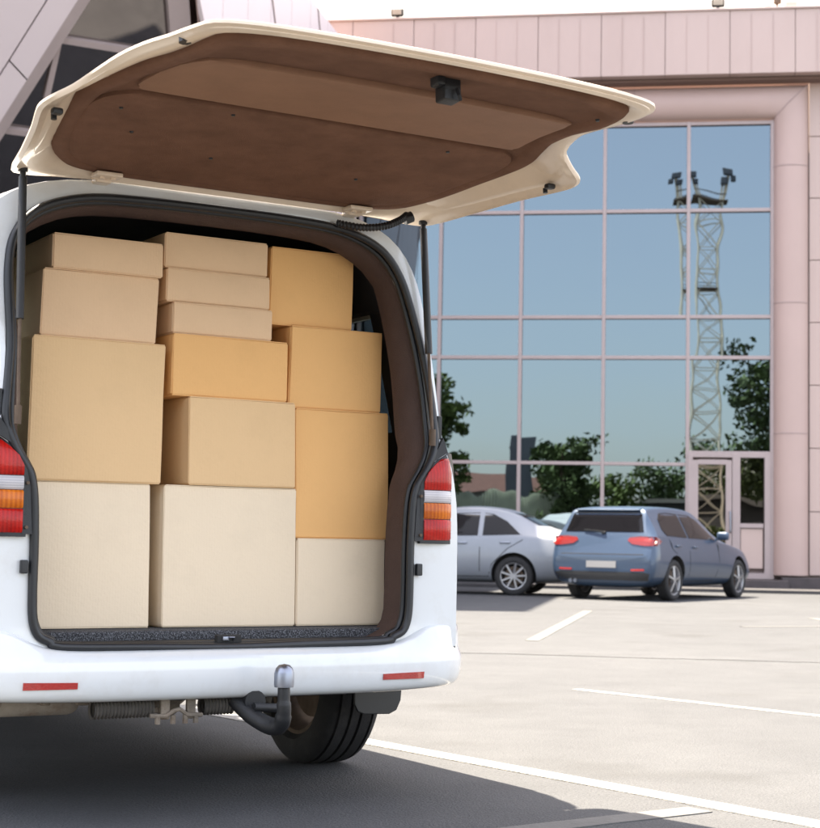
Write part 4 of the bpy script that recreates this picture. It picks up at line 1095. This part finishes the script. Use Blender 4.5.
# lattice light mast
def mast(loc, h, label, w=1.45, arms=True):
    r = empty('lattice_mast', loc, BLD_YAW, label, 'light mast', None)
    m = MB(); hw = w/2
    def cr(z): return hw*lerp(1.0, .78, z/h)
    for sx in (1, -1):
        for sy in (1, -1): m.bar((sx*hw, sy*hw, 0), (sx*cr(h), sy*cr(h), h), .075)
    n = 15
    for i in range(n):
        z0, z1 = h*i/n, h*(i+1)/n; a, b_ = cr(z0), cr(z1)
        for s in (1, -1):
            m.bar((-a, s*a, z0), (b_, s*b_, z1), .042).bar((a, s*a, z0), (-b_, s*b_, z1), .042).bar((-b_, s*b_, z1), (b_, s*b_, z1), .045)
            m.bar((s*a, -a, z0), (s*b_, b_, z1), .042).bar((s*a, a, z0), (s*b_, -b_, z1), .042)
    m.build('lattice', 'lattice', r)
    pf = MB()
    for z in (h, h*.745): pf.box((0, 0, z), (1.7 if z == h else 1.15, 1.3, .10)).box((0, .6, z+.35), (1.5 if z == h else 1.1, .04, .04)).box((0, -.6, z+.35), (1.5 if z == h else 1.1, .04, .04))
    pf.build('platform', 'brake', r)
    for s in (1, -1):
        m = MB().bar((s*.55, 0, h), (s*.85, 0, h+1.1), .16).bar((s*.40, 0, h), (s*.62, 0, h+.9), .07)
        m.build('arm', 'lattice', r)
        MB().box((s*.85, .12, h+1.25), (.5, .35, .34), bev=.05).box((s*.66, .1, h+.85), (.32, .3, .26), bev=.04).box((s*1.10, .1, h+.95), (.28, .3, .26), bev=.04).build('floodlight_head', 'board_metal', r, smooth=40)
    return r
mast((.50, -13.3, 0), 17.9, 'tall pale lattice light mast mirrored in the glass above the entrance door')
# house with a red roof, chimney
hs = empty('gabled_house', (-12.2, -19.6, 0), R(-14), 'small grey house with a dull red roof mirrored low in the glass', 'house')
MB().box((0, 0, 1.7), (6.0, 4.6, 3.4)).build('wall', 'render_wall', hs)
MB().prism([(-3.4, -2.7, 3.35), (-3.4, 2.7, 3.35), (-3.4, 0, 4.5)], (6.8, 0, 0)).build('roof', 'roof_tile', hs)
MB().box((1.4, .5, 5.0), (.45, .45, 1.7)).box((1.4, .5, 5.9), (.55, .55, .12)).build('chimney', 'render_wall', hs)
for x in (-1.8, 1.6): MB().box((x, 2.3, 1.8), (1.0, .1, 1.1)).build('window', 'car_glass', hs)
sg = empty('hoarding', (-8.75, -13.4, 0), R(-10), 'tall dark blank hoarding on posts mirrored beside the house', 'hoarding')
MB().box((0, 0, 4.1), (1.45, .25, 4.3), bev=.02).build('board', 'board_metal', sg, smooth=40)
for x in (-.5, .5): MB().box((x, 0, 1.0), (.14, .14, 2.0)).build('post', 'brake', sg)
fw = MB()
n_ = 120
L1, L2 = [], []
for i in range(n_+1):
    t = i/n_; x, y = lerp(-11.6, -5.1, t), lerp(-9.4, -11.4, t)
    o_ = .07*(1 if i % 2 else -1); h_ = 3.15+.10*math.sin(t*19)+.08*math.sin(t*41)
    L1.append(Vector((x, y+o_, 0))); L2.append(Vector((x, y+o_, h_)))
fw.loft([L1, L2], closed=False)
r = bmesh.ops.extrude_face_region(fw.bm, geom=fw.bm.faces[:])
for g in r['geom']:
    if isinstance(g, bmesh.types.BMVert): g.co.y -= .05
tag(fw.build('corrugated_fence', 'wall_panel', None), 'pale corrugated sheet fence mirrored above the silver sedan roof', 'fence')
sh = empty('long_shed', (.6, -20.4, 0), R(-15), 'long dark shed mirrored low in the glass behind the hatchback and door', 'shed')
MB().box((0, 0, 1.6), (9.0, 3.0, 3.2)).build('wall', 'dark_wall', sh)
MB().box((0, .1, 3.3), (9.5, 3.6, .22)).build('roof', 'render_wall', sh)
for x in (-3.3, -1.1, 1.1, 3.3): MB().box((x, 1.52, 1.7), (1.2, .06, 1.0)).build('window', 'plate', sh)

# ================================================================== LIGHT, SKY, CAMERA
AX, AY = .215, .26      # sun direction in van space, horizontal over vertical
sunv = Vector((-AX, AY, 1)); sunv.rotate(Matrix.Rotation(VAN_YAW, 3, 'Z')); sunv.normalize()
sd_ = bpy.data.lights.new('sun', 'SUN'); sd_.energy = 5.0; sd_.angle = R(.53); sd_.color = (1, .885, .72)
so_ = bpy.data.objects.new('sun', sd_); COL.objects.link(so_); so_.rotation_euler = sunv.to_track_quat('Z', 'Y').to_euler(); so_.location = (-6, 6, 20)
W = bpy.data.worlds.new('World'); SC.world = W; W.use_nodes = True
nt = W.node_tree; N, L = nt.nodes, nt.links
bg = N['Background']; sky = N.new('ShaderNodeTexSky'); sky.sky_type = 'NISHITA'; sky.sun_disc = False
sky.sun_elevation = math.asin(sunv.z); sky.sun_rotation = math.atan2(sunv.x, sunv.y)
sky.dust_density = 2.0; sky.air_density = 1.0; sky.ozone_density = 1.0; sky.altitude = 100
tcw = N.new('ShaderNodeTexCoord'); cn = N.new('ShaderNodeTexNoise'); cn.inputs['Scale'].default_value = 2.2; cn.inputs['Detail'].default_value = 7
mpw = N.new('ShaderNodeMapping'); mpw.inputs['Scale'].default_value = (1, 1, 3.2)
L.new(tcw.outputs['Generated'], mpw.inputs['Vector']); L.new(mpw.outputs['Vector'], cn.inputs['Vector'])
cr_ = N.new('ShaderNodeMapRange'); cr_.inputs['From Min'].default_value = .52; cr_.inputs['From Max'].default_value = .72; cr_.inputs['To Max'].default_value = .45
L.new(cn.outputs['Fac'], cr_.inputs['Value'])
sx = N.new('ShaderNodeSeparateXYZ'); L.new(tcw.outputs['Generated'], sx.inputs['Vector'])
vr_ = N.new('ShaderNodeMapRange'); vr_.inputs['From Min'].default_value = .25; vr_.inputs['From Max'].default_value = .85; vr_.interpolation_type = 'SMOOTHSTEP'
L.new(sx.outputs['Y'], vr_.inputs['Value'])
mm = N.new('ShaderNodeMath'); mm.operation = 'MAXIMUM'; L.new(cr_.outputs['Result'], mm.inputs[0]); L.new(vr_.outputs['Result'], mm.inputs[1]); vr_.inputs['To Min'].default_value = .42
mxw = N.new('ShaderNodeMix'); mxw.data_type = 'RGBA'; L.new(mm.outputs[0], mxw.inputs['Factor'])
L.new(sky.outputs['Color'], mxw.inputs['A']); mxw.inputs['B'].default_value = (4.3, 3.75, 3.2, 1)
L.new(mxw.outputs['Result'], bg.inputs['Color']); bg.inputs['Strength'].default_value = .135
cam = bpy.data.cameras.new('camera'); co = bpy.data.objects.new('camera', cam); COL.objects.link(co); SC.camera = co
cam.sensor_fit = 'HORIZONTAL'; cam.sensor_width = 36; cam.lens = 36*F_PX/820
cam.clip_start = .1; cam.clip_end = 1500
f = Vector((0, math.cos(PITCH), math.sin(PITCH))); u0 = Vector((1, 0, 0)).cross(f)
r_ = Vector((1, 0, 0))*math.cos(ROLL)+u0*math.sin(ROLL); u_ = r_.cross(f)
mw = Matrix((r_, u_, -f)).transposed().to_4x4(); mw.translation = CAM; co.matrix_world = mw
cam.dof.use_dof = True; cam.dof.focus_distance = 5.4; cam.dof.aperture_fstop = 8.0
SC.view_settings.view_transform = 'Standard'; SC.view_settings.look = 'None'; SC.view_settings.gamma = 1; SC.view_settings.exposure = 2.62
SC.cycles.max_bounces = 8; SC.cycles.use_denoising = True
